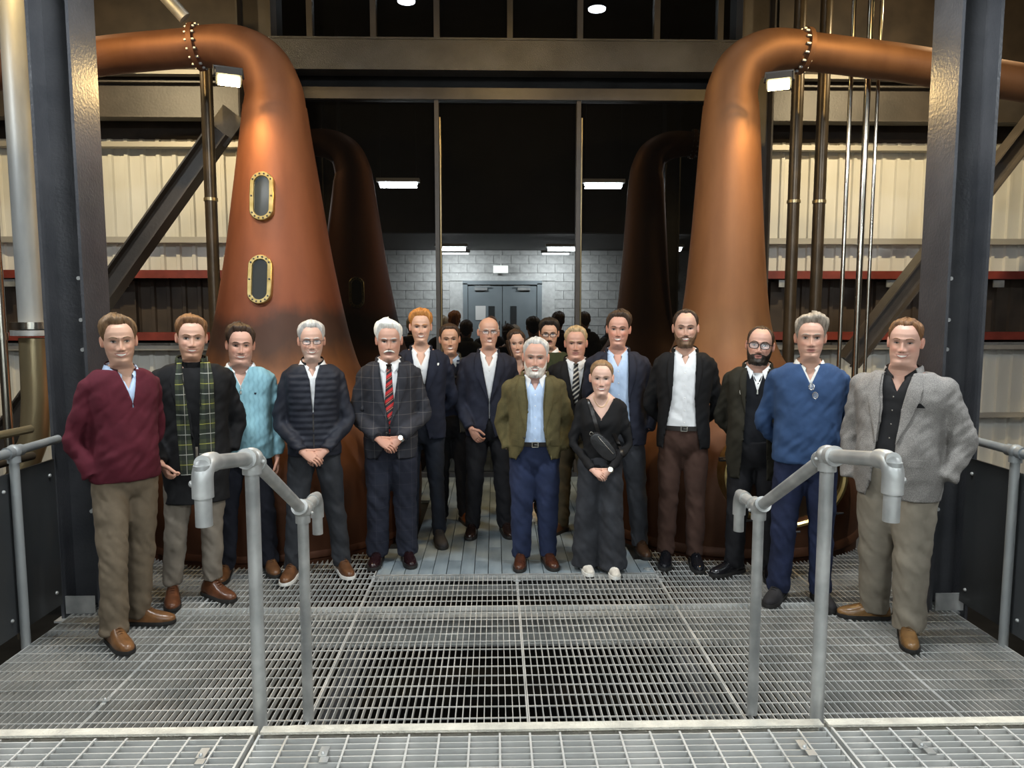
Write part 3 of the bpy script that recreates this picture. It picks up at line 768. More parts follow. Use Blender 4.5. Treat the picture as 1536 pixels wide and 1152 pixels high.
def arm_tube(mb, S, E, W, r, n=16):
    m1 = S.lerp(E, .5); m2 = E.lerp(W, .5)
    pth = [S + (S - E).normalized() * .02, S, m1, E, m2, W]
    pp = cpath(pth, 5)
    rr = np.interp(np.linspace(0, 5, len(pp)), range(6), [r[0] * .8, r[0], r[1], r[2], r[3], r[4]])
    mb.tube(pp, list(rr), n); mb.ball(S, r[0] * 1.0, 14, 9)
    return pp

def remesh(mb, voxel, smooth=4):
    me = bpy.data.meshes.new('tmp'); me.from_pydata(mb.v, [], mb.f); me.update()
    o = bpy.data.objects.new('tmp', me); COL.objects.link(o)
    bm = bmesh.new(); bm.from_mesh(me); bmesh.ops.recalc_face_normals(bm, faces=bm.faces); bm.to_mesh(me); bm.free()
    r = o.modifiers.new('r', 'REMESH'); r.mode = 'VOXEL'; r.voxel_size = voxel
    if smooth:
        sm = o.modifiers.new('s', 'SMOOTH'); sm.factor = .5; sm.iterations = smooth
    dg = bpy.context.evaluated_depsgraph_get()
    ev = o.evaluated_get(dg); out = bpy.data.meshes.new_from_object(ev, depsgraph=dg)
    bpy.data.objects.remove(o); bpy.data.meshes.remove(me)
    return out
def get_co(me):
    a = np.empty(len(me.vertices) * 3, np.float32); me.vertices.foreach_get('co', a); return a.reshape(-1, 3)
def get_no(me):
    a = np.empty(len(me.vertices) * 3, np.float32); me.vertices.foreach_get('normal', a); return a.reshape(-1, 3)
def set_co(me, a): me.vertices.foreach_set('co', a.astype(np.float32).ravel()); me.update()
def folds(me, fn):
    co = get_co(me).astype(float); no = get_no(me)
    d = np.array([fn(*c) for c in co]); set_co(me, co + no * d[:, None])
def mesh_obj(name, me, m, parent):
    me.name = name; me.materials.clear()
    for x in (m if isinstance(m, (list, tuple)) else [m]): me.materials.append(x)
    me.polygons.foreach_set('use_smooth', [True] * len(me.polygons))
    o = bpy.data.objects.new(name, me); COL.objects.link(o); o.parent = parent
    return o
def bvh_of(*objs):
    vs, fs = [], []
    for o in objs:
        off = len(vs); vs += [v.co.copy() for v in o.data.vertices]; fs += [[i + off for i in p.vertices] for p in o.data.polygons]
    return BVHTree.FromPolygons(vs, fs)
def front_y(bvh, x, z, default=-.1, y0=-.9):
    h = bvh.ray_cast(Vector((x, y0, z)), Vector((0, 1, 0)))
    return h[0].y if h[0] is not None else default
def patch(name, rows, nx, bvh, off, m, parent, edge=.0, ymax=None, follow=None):
    """cloth lying on the front: rows of (z_left, x_left, z_right, x_right); y comes from what it lies on"""
    vs = []; nr = len(rows); last = -.12
    for i, rw in enumerate(rows):
        if len(rw) == 3: zl = zr = rw[0]; xl, xr = rw[1], rw[2]
        else: zl, xl, zr, xr = rw
        for j in range(nx + 1):
            t = j / nx; x = xl + (xr - xl) * t; z = zl + (zr - zl) * t
            y = front_y(bvh, x, z, last)
            if ymax is not None: y = min(y, ymax)
            last = y
            ed = 1.0
            if edge and (j in (0, nx)): ed = edge
            vs.append((x, y - off * ed, z))
    fs = [(i * (nx + 1) + j, (i + 1) * (nx + 1) + j, (i + 1) * (nx + 1) + j + 1, i * (nx + 1) + j + 1) for i in range(nr - 1) for j in range(nx)]
    # back face for thickness
    n = len(vs); vs += [(x, y + off * .7, z) for x, y, z in vs]
    fs += [tuple(n + q for q in reversed(f)) for f in fs]
    W = nx + 1
    loop = [j for j in range(W)] + [i * W + nx for i in range(1, nr)] + [(nr - 1) * W + j for j in range(nx - 1, -1, -1)] + [i * W for i in range(nr - 2, 0, -1)]
    for a, b in zip(loop, loop[1:] + loop[:1]): fs.append((a, b, n + b, n + a))
    return MB().add(vs, fs).build(name, m, parent, True, 60)

# ------------------------------------------------------------------ head
HZ_F = np.array([(-.15, .052), (-.06, .046), (-.03, .05), (-.016, .064), (-.006, .08), (.004, .089), (.014, .0925), (.03, .088), (.045, .0915), (.06, .0915), (.075, .091), (.1, .0895), (.115, .089), (.133, .096), (.16, .0955), (.185, .086), (.205, .067), (.222, .036), (.232, .0)])
HZ_B = np.array([(-.15, .07), (-.06, .062), (-.02, .064), (.02, .072), (.06, .088), (.1, .102), (.14, .106), (.17, .1), (.195, .08), (.215, .05), (.232, .0)])
HZ_W = np.array([(-.15, .064), (-.06, .0575), (-.03, .057), (-.012, .054), (.0, .050), (.015, .0520), (.03, .0570), (.05, .0635), (.08, .0695), (.11, .0735), (.15, .0765), (.175, .0745), (.195, .066), (.212, .05), (.224, .03), (.232, .0)])
class Head:
    def __init__(s, jaw=1.0, fat=0.0, smile=.6, nose=1.0, width=1.0, fem=False):
        s.jaw, s.fat, s.smile, s.nose, s.width, s.fem = jaw, fat, smile, nose, width, fem
    def prof(s, z):
        z = np.asarray(z, float)
        f = np.interp(z, HZ_F[:, 0], HZ_F[:, 1]); b = np.interp(z, HZ_B[:, 0], HZ_B[:, 1]); w = np.interp(z, HZ_W[:, 0], HZ_W[:, 1])
        lower = np.clip((.085 - z) / .09, 0, 1)
        w = w * s.width * (1 + lower * (s.jaw - 1)) + s.fat * .012 * lower
        f = f + s.fat * .008 * np.exp(-((z + .012) / .02) ** 2) + s.fat * .012 * np.exp(-((z + .05) / .04) ** 2)
        return f, b, w
    def feat(s, x, z):
        ax = np.abs(x); g = lambda v, sd: np.exp(-(v / sd) ** 2)
        nh = np.interp(z, [.052, .060, .0645, .070, .079, .092, .105, .118, .13, .142], [0, .001, .0125, .0245, .0255, .0195, .0135, .008, .004, 0]) * s.nose
        nw = np.interp(z, [.06, .075, .09, .12], [.0115, .0115, .0085, .0065])
        d = nh * g(x, nw)
        d = d + .0075 * s.nose * g(ax - .0135, .0065) * g(z - .0705, .0065)
        d = d - .0135 * g(ax - .030, .0135) * g(z - .1140, .0100)
        d = d + .0050 * g(ax - .027, .02) * g(z - .1315, .0065) * (.4 if s.fem else 1)
        d = d + (.003 + .004 * s.smile) * g(ax - .041, .017) * g(z - .083, .014)
        d = d - .0028 * s.smile * g(ax - (.024 + (.078 - z) * .35), .0045) * g(z - .062, .014)
        mz = .0435 + s.smile * .0075 * (x / .024) ** 2
        wid = .021 + .010 * s.smile
        d = d + .0035 * g(x, wid) * g(z - mz - .007, .0042) + .0042 * g(x, wid * .85) * g(z - mz + .0075, .005)
        d = d - .0035 * g(x, wid * 1.05) * g(z - mz, .0025)
        d = d - .0022 * g(x, .02) * g(z - .028, .006) + .003 * g(x, .016) * g(z - .013, .011)
        return d
    def pt(s, th, z):
        """th = 0 front; returns x, y (front negative)"""
        f, b, w = s.prof(z); c = np.cos(th); sn = np.sin(th)
        x = w * sn; y = np.where(c > 0, -f * np.sign(c) * np.abs(c) ** .95, b * np.abs(c))
        fr = np.clip(c * 2.2, 0, 1)
        y = y - s.feat(x, z) * fr
        return x, y
    def fy(s, x, z):
        f, b, w = s.prof(z)
        c = np.sqrt(np.clip(1 - (np.asarray(x) / np.maximum(w, 1e-4)) ** 2, .02, 1))
        return -f * c ** .95 - s.feat(np.asarray(x, float), np.asarray(z, float)) * np.clip(c * 2.2, 0, 1)

def sm(a, b, v):
    t = np.clip((v - a) / (b - a), 0, 1); return t * t * (3 - 2 * t)
def build_head(hd, skin, lip, stub=None, stubc=None, rosy=.3):
    """vertices, faces and colours of head and neck"""
    t = np.linspace(-1, 1, 89)[:-1]; th = np.sign(t) * np.abs(t) ** 1.3 * PI
    zs = np.concatenate([np.linspace(-.15, -.035, 7), np.arange(-.03, .2, .0034), .2 + .0318 * np.sin(np.linspace(.03, 1, 10) * PI / 2)])
    T, Z = np.meshgrid(th, zs); X, Y = hd.pt(T, Z)
    n = len(th); nr = len(zs)
    vs = np.stack([X, Y, Z], -1).reshape(-1, 3)
    fs = [(i * n + j, i * n + (j + 1) % n, (i + 1) * n + (j + 1) % n, (i + 1) * n + j) for i in range(nr - 1) for j in range(n)]
    x, y, z = vs[:, 0], vs[:, 1], vs[:, 2]; ax = np.abs(x); front = (y < -.02)
    col = np.tile(np.array(skin), (len(vs), 1))
    red = rosy * (np.exp(-((ax - .042) / .02) ** 2 - ((z - .082) / .018) ** 2) + .8 * np.exp(-(x / .012) ** 2 - ((z - .075) / .012) ** 2)) * front
    col = col * (1 - red[:, None]) + col * np.array((1.12, .74, .68)) * red[:, None]
    mz = .0435 + hd.smile * .0075 * (x / .024) ** 2
    lw = .0215 + .0115 * hd.smile
    lipm = np.where(front, sm(1.15, .75, np.sqrt((x / lw) ** 2 + ((z - mz) / .0115) ** 2)), 0)
    col = col * (1 - lipm[:, None]) + np.array(lip) * lipm[:, None]
    ln = np.where(front, sm(1.2, .6, np.sqrt((x / (lw * .98)) ** 2 + ((z - mz) / .0028) ** 2)), 0) * .75
    col = col * (1 - ln[:, None]) + np.array((.12, .04, .03)) * ln[:, None]
    nos = np.where(front, np.exp(-((ax - .0065) / .0032) ** 2 - ((z - .0645) / .0028) ** 2), 0) * .8  # nostril darkness painted into the skin colour
    col = col * (1 - nos[:, None]) + np.array((.1, .04, .03)) * nos[:, None]
    if stub:
        edge = np.interp(ax, [0, .02, .035, .05, .065, .08], [.069, .066, .056, .056, .078, .1])
        m = sm(edge + .004, edge - .006, z) * sm(-.035, -.015, z) * sm(.03, -.0, y) * (1 - lipm) * stub
        col = col * (1 - m[:, None]) + np.array(stubc) * m[:, None]
    return vs, fs, col
def ear(hd, sd):
    f, b, w = hd.prof(.115); mb = MB(); rs = []
    n = 14
    for i, (rr, off, dep) in enumerate(((1.0, -.006, 1), (1.05, .008, 1), (1.0, .014, 1), (.82, .015, 1), (.62, .009, 1), (.2, .006, 1))):
        ring = []
        for j in range(n):
            a = 2 * PI * j / n
            ez = math.sin(a) * .0285 * rr; ey = math.cos(a) * (.0145 + .005 * math.sin(a)) * rr
            back = ey * .55 + .004
            ring.append((sd * (w * .975 + off * .8 + max(0, ey) * .45), .008 + ey + ez * .16, .112 + ez))
        rs.append(ring if sd > 0 else ring[::-1])
    mb.rings(rs, False, True); return mb
def shell(hd, lo, hi, thick, nt_=72, nr=20, seed=0, wob=.003, th_range=(-PI, PI), taper=.25, center=(0, .012, .105), kz=38, kt=9):
    """a skin of hair over the head between lo(th) and hi(th)"""
    closed = th_range == (-PI, PI)
    ths = np.linspace(*th_range, nt_ + (0 if closed else 1), endpoint=not closed)
    rows = []
    for i in range(nr + 1):
        v = i / nr
        ring = []
        for th in ths:
            z0, z1 = lo(th) + .005 * noise.noise(Vector((math.sin(th) * 9, math.cos(th) * 9, seed))) * (1 if abs(th) < 1.2 else .3), hi(th)
            if z1 > .228: z = z0 + (z1 - z0) * math.sin(v * PI / 2) ** 1.0
            else: z = z0 + (z1 - z0) * v
            x, y = hd.pt(th, z); p = Vector((float(x), float(y), z))
            d = (p - Vector(center)).normalized()
            e = min(1, v / taper) if taper else 1
            e = e ** .8
            if z1 < .228: e *= min(1, (1 - v) / taper) ** .6
            k = noise.noise(Vector((math.sin(th) * kt * .5 + seed, math.cos(th) * kt * .5, z * kz * .35)))
            k2 = noise.noise(Vector((p.x * 95 + seed, p.y * 22, z * kz)))
            tk = thick(th, z)
            ring.append(p + d * (-.003 * (1 - e) + e * (tk + (k * wob * 1.6 + k2 * wob) * min(1, tk / .006))))
        rows.append(ring)
    mb = MB(); mb.rings(rows, False, hi(0) > .228, closed)
    return mb
def hairline(front=.196, temple=.178, side=.098, nape=.02, recede=0.0, ear_z=.142):
    a = np.radians([0, 20, 34, 43, 50, 56, 62, 72, 84, 100, 114, 130, 180])
    z = np.array([front, front + recede * .5, front - .001 + recede, temple + .006 + recede, temple - .008, .162, .145, side, .118, ear_z, .085, nape + .03, nape])
    return lambda th: float(np.interp(abs(th), a, z))
def strip(hd, pts, half, off, m, parent, name, M=None, n=10):
    """small patch along a line on the face; pts are (x, z); half heights per point"""
    vs = []; 
    xs = np.linspace(0, len(pts) - 1, n + 1)
    for t in xs:
        x = float(np.interp(t, range(len(pts)), [p[0] for p in pts])); z = float(np.interp(t, range(len(pts)), [p[1] for p in pts]))
        h = float(np.interp(t, range(len(pts)), half))
        for q in (-1, -.5, .5, 1):
            zz = z + q * h; y = float(hd.fy(x, zz)) - (off if abs(q) < 1 else off * .1)
            vs.append((x, y, zz))
    fs = [(i * 4 + j, (i + 1) * 4 + j, (i + 1) * 4 + j + 1, i * 4 + j + 1) for i in range(n) for j in range(3)]
    return MB().add(vs, fs).build(name, m, parent, True)

def hand(mb, W, d, nrm, thumb, k=1.0, curl=.5, spread=1.0):
    """palm, four unequal bent fingers and a thumb; nrm = palm side, thumb = direction of the thumb side"""
    d = Vector(d).normalized(); nrm = Vector(nrm); nrm = (nrm - d * nrm.dot(d)).normalized(); s = Vector(thumb); s = (s - d * s.dot(d) - nrm * s.dot(nrm)).normalized()
    W = Vector(W)
    rs = []
    for t, a, b in ((-.03, .025, .021), (0, .027, .02), (.03, .037, .018), (.06, .042, .0165), (.086, .041, .0145), (.096, .037, .01)):
        c = W + d * t * k + nrm * .004 * k
        rs.append([c + s * (math.cos(2 * PI * j / 14) * a * k) + nrm * (math.sin(2 * PI * j / 14) * b * k) for j in range(14)])
    mb.rings(rs)
    for off, L, r in ((.030, .072, .0088), (.0105, .080, .0092), (-.0095, .075, .0088), (-.028, .060, .0078)):
        p = W + d * .085 * k + s * off * k * spread; ang = curl * .35; path = [p - d * .02 * k, p]
        dd = d
        for q, fr in enumerate((.46, .3, .24)):
            ang_q = curl * (.45, 1.0, .75)[q]
            c_, s_ = math.cos(ang_q), math.sin(ang_q)
            dd = (dd * c_ + (nrm - dd * nrm.dot(dd)).normalized() * s_).normalized()
            p = p + dd * L * fr * k; path.append(p)
        mb.tube(cpath(path, 3), [r * k * x for x in np.linspace(1.06, .78, 3 * (len(path) - 1) + 1)], 9)
        mb.ball(path[-1], r * k * .78, 8, 6)
    p = W + d * .022 * k + s * .026 * k
    a1 = (d * .72 + s * .62 + nrm * .25).normalized(); a2 = (d * .95 + s * .12 + nrm * .35).normalized()
    path = [p - a1 * .02 * k, p + a1 * .02 * k, p + a1 * .045 * k, p + a1 * .045 * k + a2 * .03 * k, p + a1 * .045 * k + a2 * .052 * k]
    mb.tube(cpath(path, 3), [x * k for x in np.linspace(.0145, .0085, 13)], 10); mb.ball(path[-1], .0085 * k, 8, 6)

def shoe(parent, pos, yaw, m, msole, k=1.0, boot=False, sole_h=.02):
    e = empty('shoe', (pos[0], pos[1], 0), yaw); e.parent = parent
    n = 16
    sec = [(.098, .012, .035), (.09, .028, .06), (.07, .036, .085 if not boot else .12), (.03, .040, .098 if not boot else .14), (-.01, .041, .1 if not boot else .14), (-.045, .043, .088), (-.08, .047, .066), (-.115, .0495, .054), (-.15, .047, .046), (-.18, .039, .039), (-.2, .027, .033), (-.212, .01, .024)]
    rs = []
    for y, hw, h in sec:
        ring = []
        for j in range(n):
            a = 2 * PI * j / n; c, q = math.cos(a), math.sin(a)
            ring.append((hw * k * sup(c, .8), y * k, sole_h + (h * sup(q, .8) if q > 0 else .004 * q) * k))
        rs.append(ring)
    MB().rings(rs).build('upper', m, e, True, 60)
    out = []
    for y, hw, h in sec: out.append((hw + .004, y))
    pts = [(x * k, y * k) for x, y in out] + [(-x * k, y * k) for x, y in out[::-1]]
    MB().rings([[(x, y, 0) for x, y in pts], [(x * 1.02, y * 1.01, sole_h * .6) for x, y in pts], [(x, y, sole_h + .004) for x, y in pts]]).build('sole', msole, e, True, 40)
    lc = MB()
    for q in range(4):
        y = (-.055 - q * .016) * k; z = sole_h + (.085 - q * .011) * k
        lc.tube([(-.016, y, z - .002), (0, y, z + .004), (.016, y, z - .002)], .0025, 6)
    lc.build('laces', m, e)
    return e
# ------------------------------------------------------------------ one person
M_SOLEB = mat('sole_black', (.012, .011, .01), .6); M_SOLEW = mat('sole_white', (.75, .74, .7), .6)
M_METAL = mat('buckle', (.6, .58, .52), .25, 1.0); M_BLACKP = mat('black_frame', (.012, .011, .011), .3)
M_BELT = mat('belt_leather', (.014, .012, .011), .35)
M_BTN = mat('button', (.03, .025, .02), .4)
def body_color(v, skin): return np.tile(np.array(skin), (len(v), 1))

def open_front(me, wl, wr, fig, arms, zlo, hem):
    """cut a garment open down the front and off at the hem, with clean edges"""
    bm = bmesh.new(); bm.from_mesh(me)
    segs = []
    for S, E, W in arms: segs += [(S, E, .075), (E, W, .068)]
    def near_arm(p):
        for a, b, r in segs:
            ab = b - a; t = max(0, min(1, (p - a).dot(ab) / ab.length_squared))
            if (p - (a + ab * t)).length < r: return True
        return False
    def infront(p):
        if p.y > -.01 or p.z < zlo: return False
        x = p.x - fig.sway(p.z)
        return (-wl(p.z) < x < wr(p.z)) and not (near_arm(p) and p.y < -fig.sec(p.z)[1] - .035)
    kill = []
    for f in bm.faces:
        c = f.calc_center_median()
        if c.z < hem and not near_arm(c): kill.append(f)
        elif infront(c): kill.append(f)
    bmesh.ops.delete(bm, geom=kill, context='FACES')
    for v in bm.verts:
        if v.is_boundary:
            if abs(v.co.z - hem) < .03: v.co.z = hem
            if v.co.y < 0 and v.co.z >= zlo - .02:
                sw = fig.sway(v.co.z); x = v.co.x - sw
                L, R = -wl(v.co.z), wr(v.co.z)
                if R - L > .004:
                    if x < (L + R) / 2 and abs(x - L) < .03: v.co.x = L + sw
                    elif x >= (L + R) / 2 and abs(x - R) < .03: v.co.x = R + sw
    bmesh.ops.dissolve_degenerate(bm, dist=1e-4, edges=bm.edges[:])
    lo_ = [min(v.co[i] for v in bm.verts) - .03 for i in range(3)]; hi_ = [max(v.co[i] for v in bm.verts) + .03 for i in range(3)]
    bmesh.ops.solidify(bm, geom=bm.faces[:], thickness=.006)
    bad = [v for v in bm.verts if any(not (lo_[i] <= v.co[i] <= hi_[i]) for i in range(3))]
    if bad: bmesh.ops.delete(bm, geom=bad, context='VERTS')
    bm.normal_update(); bm.to_mesh(me); bm.free()
    return me

def person(label, pos, H, yaw=0, w=1.0, belly=0.0, head=1.0, lean=0.0, fem=False, sh=1.0,
           skin=(.56, .36, .27), lip=(.42, .17, .14), hd=None, hyaw=0, hroll=0, hpitch=0, hair=None, hairc=None, stub=None, stubc=None, rosy=.35,
           brow=None, eyes='open', teeth=True, beard=None, glasses=None, moustache=None,
           arms=('side', 'side'), hands=(None, None), cuff=None,
           trousers=None, legr=(.096, .074, .070, .066), feet=((-.1, 0, -10), (.1, 0, 10)), shoes=None, boot=False, solem=None, hemz=.05,
           shirt=None, collar=None, collar_open=.02, top=None, extra=None, belt=None, vneck=0.0, det=1.0, depth=1.0):
    root = empty('person', (pos[0], pos[1], 0), math.radians(yaw)); tag(root, label, 'person', 'people posing in front of the stills')
    fig = Fig(H, w, belly, head, lean, fem, depth, sh); k = fig.k; hd = hd or Head()
    A = [fig.arm(-1, arms[0]), fig.arm(1, arms[1])]
    seed = hash(label) % 97 if False else sum(map(ord, label)) % 97
    # ---- trousers
    hips = [Vector((sd * .086 * k * (1 + (w - 1) * .6), .008, .9 * k)) for sd in (-1, 1)]
    ank = [Vector((f[0], f[1] + .015, .08)) for f in feet]
    legs = []
    for hp, an in zip(hips, ank):
        kn = hp.lerp(an, .48) + Vector((0, -.022, 0)); legs.append((hp, kn, an))
    tz = (1.0 if (top or {}).get('kind') != 'sweater' or fem else .975) * k
    m = MB(); rs = []
    for z, sc_ in ((.79, .70), (.81, .80), (.835, .88), (.865, .95), (.90, .99), (.93, 1), (.965, 1), (tz / k, 1)):
        rs.append([Vector((v.x * sc_, v.y * sc_, v.z)) for v in fig.ring(z * k, .012)])
    m.rings(rs)
    for hp, kn, an in legs:
        pp = cpath([hp + Vector((0, 0, .06)), hp, hp.lerp(kn, .55), kn, kn.lerp(an, .5), Vector((an.x, an.y, hemz))], 4)
        rr = np.interp(np.linspace(0, 5, len(pp)), range(6), [legr[0] * .9, legr[0], legr[0] * .93, legr[1], legr[2], legr[3]])
        rr = rr * .99 * (1 + (w - 1) * .7)
        m.tube(pp, [(r * 1.0, r * 1.02) for r in rr], 18)
    me = remesh(m, .0115, 5)
    def tf(x, y, z):
        a = .006 + .012 * math.exp(-((z - .12) / .1) ** 2) + .008 * math.exp(-((z - .48 * k) / .12) ** 2) + .008 * math.exp(-((z - .8 * k) / .08) ** 2)
        return a * .8 * noise.noise(Vector((x * 8 + seed, y * 8, z * 10 + x * 9))) + a * .55 * noise.noise(Vector((x * 18 + seed, y * 18, z * 24 + x * 28)))
    folds(me, tf)
    tr = mesh_obj('trousers', me, trousers, root)
    # ---- shirt
    parts = {}
    if shirt:
        m = MB(); zz = [(.975 + (1.482 - .975) * (i / 44) ** .8) * k for i in range(45)]
        rs = [fig.ring(z, .0085, 72) for z in zz]
        vopen = collar_open if collar else vneck
        for i, r in enumerate(rs):
            for v in r:
                if v.y < 0 and vopen > .01:
                    vw = vopen * 1.35
                    zm = (1.482 - vopen * 2.9 * max(0, 1 - abs(v.x - fig.sway(v.z)) / vw)) * k
                    v.z = min(v.z, zm)
                if v.y < 0:
                    q = v.z / k
                    v.y += .005 * noise.noise(Vector((v.x * 9 + seed, q * 3, q * 22 + v.x * 12))) * min(1, (1.5 - q) * 4)
        m.rings(rs, True, False)
        parts['shirt'] = m.build('shirt', shirt, root, True, 60)
    # ---- top garment
    T = dict(kind='sweater', grow=.016, hem=.93, neck=1.5, mat=None, arm=(.061, .057, .052, .047, .042), vox=.0105, open=None, lapel=None, collar=None)
    T.update(top or {})
    m = MB(); fig.torso(m, T['hem'] * k - (.05 if T['open'] else 0), T['neck'] * k, T['grow'])
    ar = [r * k * (1 + (w - 1) * .7) for r in T['arm']]
    for S, E, W in A: arm_tube(m, S, E, W, ar)
    me = remesh(m, T['vox'], 5)
    hemz_t = T['hem'] * k
    quilt = T.get('quilt')
    def gf(x, y, z):
        q = z / k
        a = .005 + (.005 if T['kind'] == 'sweater' else 0) * math.exp(-((q - T['hem'] - .08) / .08) ** 2)
        if abs(x) > .19 * w * k: a += .005
        v = a * noise.noise(Vector((x * 6 + seed, y * 6, z * 11 + x * 8))) + a * .8 * noise.noise(Vector((x * 13 + seed, y * 13, z * 24 - x * 22)))
        if quilt and abs(x - fig.sway(z)) < .165 * w * k and q < 1.45: v += .0075 * (abs(math.sin(z * PI / .042)) - .6)
        if not T['open'] and T['kind'] == 'sweater':
            v += .006 * math.exp(-((q - T['hem'] - .05) / .035) ** 2) - .005 * math.exp(-((q - T['hem'] - .005) / .014) ** 2)
        return v
    folds(me, gf)
    if T['open']:
        zs = [o[0] * k for o in T['open']]
        order = np.argsort(zs); zz = np.array(zs)[order]
        l = np.array([o[1] for o in T['open']])[order]; r = np.array([o[2] for o in T['open']])[order]
        wl = lambda z: float(np.interp(z, zz, l)); wr = lambda z: float(np.interp(z, zz, r))
        me = open_front(me, wl, wr, fig, A, zz[0], hemz_t if T['kind'] != 'sweater' else -1)
    gname = T.get('name', T['kind'])
    g = mesh_obj(gname, me, T['mat'], root); parts['top'] = g
    bv = bvh_of(*[parts[q] for q in parts])
    gb = bvh_of(g)
    # ---- body with head, neck and hands
    m = MB(); fig.torso(m, .90 * k, 1.535 * k, -.014)
    for S, E, W in A: arm_tube(m, S, E, W, [x * .62 for x in ar])
    for hp, kn, an in legs:
        pp = cpath([hp + Vector((0, 0, .07)), hp, kn, Vector((an.x, an.y, .05))], 4)
        m.tube(pp, list(np.interp(np.linspace(0, 3, len(pp)), range(4), [.06, .06, .042, .032])), 12)
    bme = remesh(m, .015, 3)
    V = [tuple(v) for v in get_co(bme)]; F = [tuple(p.vertices) for p in bme.polygons]; C = [(skin[0] * .93, skin[1] * .87, skin[2] * .83)] * len(V)
    bpy.data.meshes.remove(bme)
    hs = head * 1.0; skin = (skin[0] * .93, skin[1] * .87, skin[2] * .83)
    chin = H - .012 - .232 * hs
    pivot = Vector((fig.sway(1.52 * k), -.016, chin))
    Rm = Matrix.Rotation(math.radians(hyaw), 3, 'Z') @ Matrix.Rotation(math.radians(hroll), 3, 'Y') @ Matrix.Rotation(math.radians(hpitch), 3, 'X')
    MH = Matrix.Translation(pivot) @ Rm.to_4x4() @ Matrix.Diagonal((hs, hs, hs, 1))
    hv, hf, hc = build_head(hd, skin, lip, stub, stubc, rosy)
    def addv(vs, fs, cs):
        o = len(V); V.extend(tuple(v) for v in vs); F.extend(tuple(i + o for i in f) for f in fs); C.extend(tuple(c) for c in cs)
    addv([MH @ Vector(v) for v in hv], hf, hc)
    for sd in (-1, 1):
        e = ear(hd, sd); addv([MH @ Vector(v) for v in e.v], e.f, [(skin[0] * 1.02, skin[1] * .86, skin[2] * .82)] * len(e.v))
    hk = .96 * k * (.88 if fem else 1)
    for i, sd in enumerate((-1, 1)):
        hnd = hands[i]
        if hnd is None: continue
        d, nrm, thumb, curl = hnd
        hm = MB(); W = A[i][2]; hand(hm, W + Vector(d).normalized() * .012, d, nrm, thumb, hk, curl)
        hcol = (skin[0] * .96, skin[1] * .86, skin[2] * .82)
        addv(hm.v, hm.f, [hcol] * len(hm.v))
    me = bpy.data.meshes.new('body'); me.from_pydata(V, [], F)
    at = me.color_attributes.new('Col', 'FLOAT_COLOR', 'POINT')
    ca = np.ones((len(V), 4), np.float32); ca[:, :3] = np.array(C); at.data.foreach_set('color', ca.ravel())
    me.update(); body = mesh_obj('body', me, M_SKIN, root)
    def on_head(o): o.matrix_local = MH; return o
    # ---- face
    bc = brow or hairc
    sq = .0046 if eyes == 'open' else .0032
    for sd in (-1, 1):
        vs = []; cs = []; nx, nz = 12, 6
        for i in range(nz + 1):
            for j in range(nx + 1):
                u = j / nx * 2 - 1; v = i / nz * 2 - 1
                hgt = sq * (1 - abs(u) ** 2.2) + .0003
                x = sd * .031 + u * .0145; z = .1130 + v * hgt + .0012 * u * sd
                y = float(hd.fy(x, z)) - .0032 * (1 - u * u) - .0006
                vs.append((x, y, z)); d2 = math.hypot(u * .0145, v * hgt)
                cs.append((.03, .02, .016) if (d2 < .0052 or abs(v) > .99 and v > 0) else (.42, .37, .34))
        fs = [(i * (nx + 1) + j, i * (nx + 1) + j + 1, (i + 1) * (nx + 1) + j + 1, (i + 1) * (nx + 1) + j) for i in range(nz) for j in range(nx)]
        o = MB().add(vs, fs).build('eye', M_EYE, body, True)
        at = o.data.color_attributes.new('Col', 'FLOAT_COLOR', 'POINT'); ca = np.ones((len(vs), 4), np.float32); ca[:, :3] = cs; at.data.foreach_set('color', ca.ravel())
        on_head(o)
        on_head(strip(hd, [(sd * .046, .1135), (sd * .039, .1135 + sq * .9), (sd * .031, .1137 + sq * 1.15), (sd * .022, .1135 + sq * .85), (sd * .0165, .1125)], [.0006, .0013, .0014, .0012, .0006], .0052, M_LASH, body, 'eyelid'))
        on_head(strip(hd, [(sd * .0130, .1315), (sd * .024, .1355), (sd * .038, .1370), (sd * .051, .1305)], [.0028, .0032, .0028, .001] if not fem else [.0014, .0018, .0015, .0006], .0028, bc, root, 'eyebrow'))
    if teeth:
        mzf = lambda x: .0435 + hd.smile * .0075 * (x / .024) ** 2
        wv = .0155 + .0105 * hd.smile
        xs = np.linspace(-wv, wv, 9)
        on_head(strip(hd, [(x, mzf(x) + .0004) for x in xs], [(.0026 + .0028 * hd.smile) * (1 - (x / wv) ** 2) + .0003 for x in xs], .0045, M_TEETH, body, 'teeth', n=16))
    if moustache:
        mm, wd, drop = moustache
        xs = np.linspace(-wd, wd, 11)
        o = strip(hd, [(x, .0575 - drop * (abs(x) / wd) ** 2) for x in xs], [.0065 * (1 - .55 * (abs(x) / wd) ** 3) for x in xs], .0085, mm, root, 'moustache', n=24); on_head(o)
    if beard:
        bm_, bt, chinl = beard
        def lo(th): return -.016 - chinl * math.cos(min(abs(th), PI / 2)) * .6
        def hi(th): return float(np.interp(abs(th), np.radians([0, 14, 24, 32, 45, 62, 75, 88]), [.034, .034, .062, .062, .056, .074, .1, .118]))
        sh_ = shell(hd, lo, hi, lambda th, z: bt * (1 + chinl * 25 * math.exp(-(z / .022) ** 2) * max(0, math.cos(th)) ** 2), 56, 14, seed, .0022, (-1.52, 1.52), .3, (0, .0, .06), 60, 16)
        on_head(sh_.build('beard', bm_, root, True))
        xs = np.linspace(-.028, .028, 9)
        on_head(strip(hd, [(x, .0592 - .006 * (abs(x) / .028) ** 2) for x in xs], [.0038] * 9, .004, bm_, root, 'moustache', n=18))
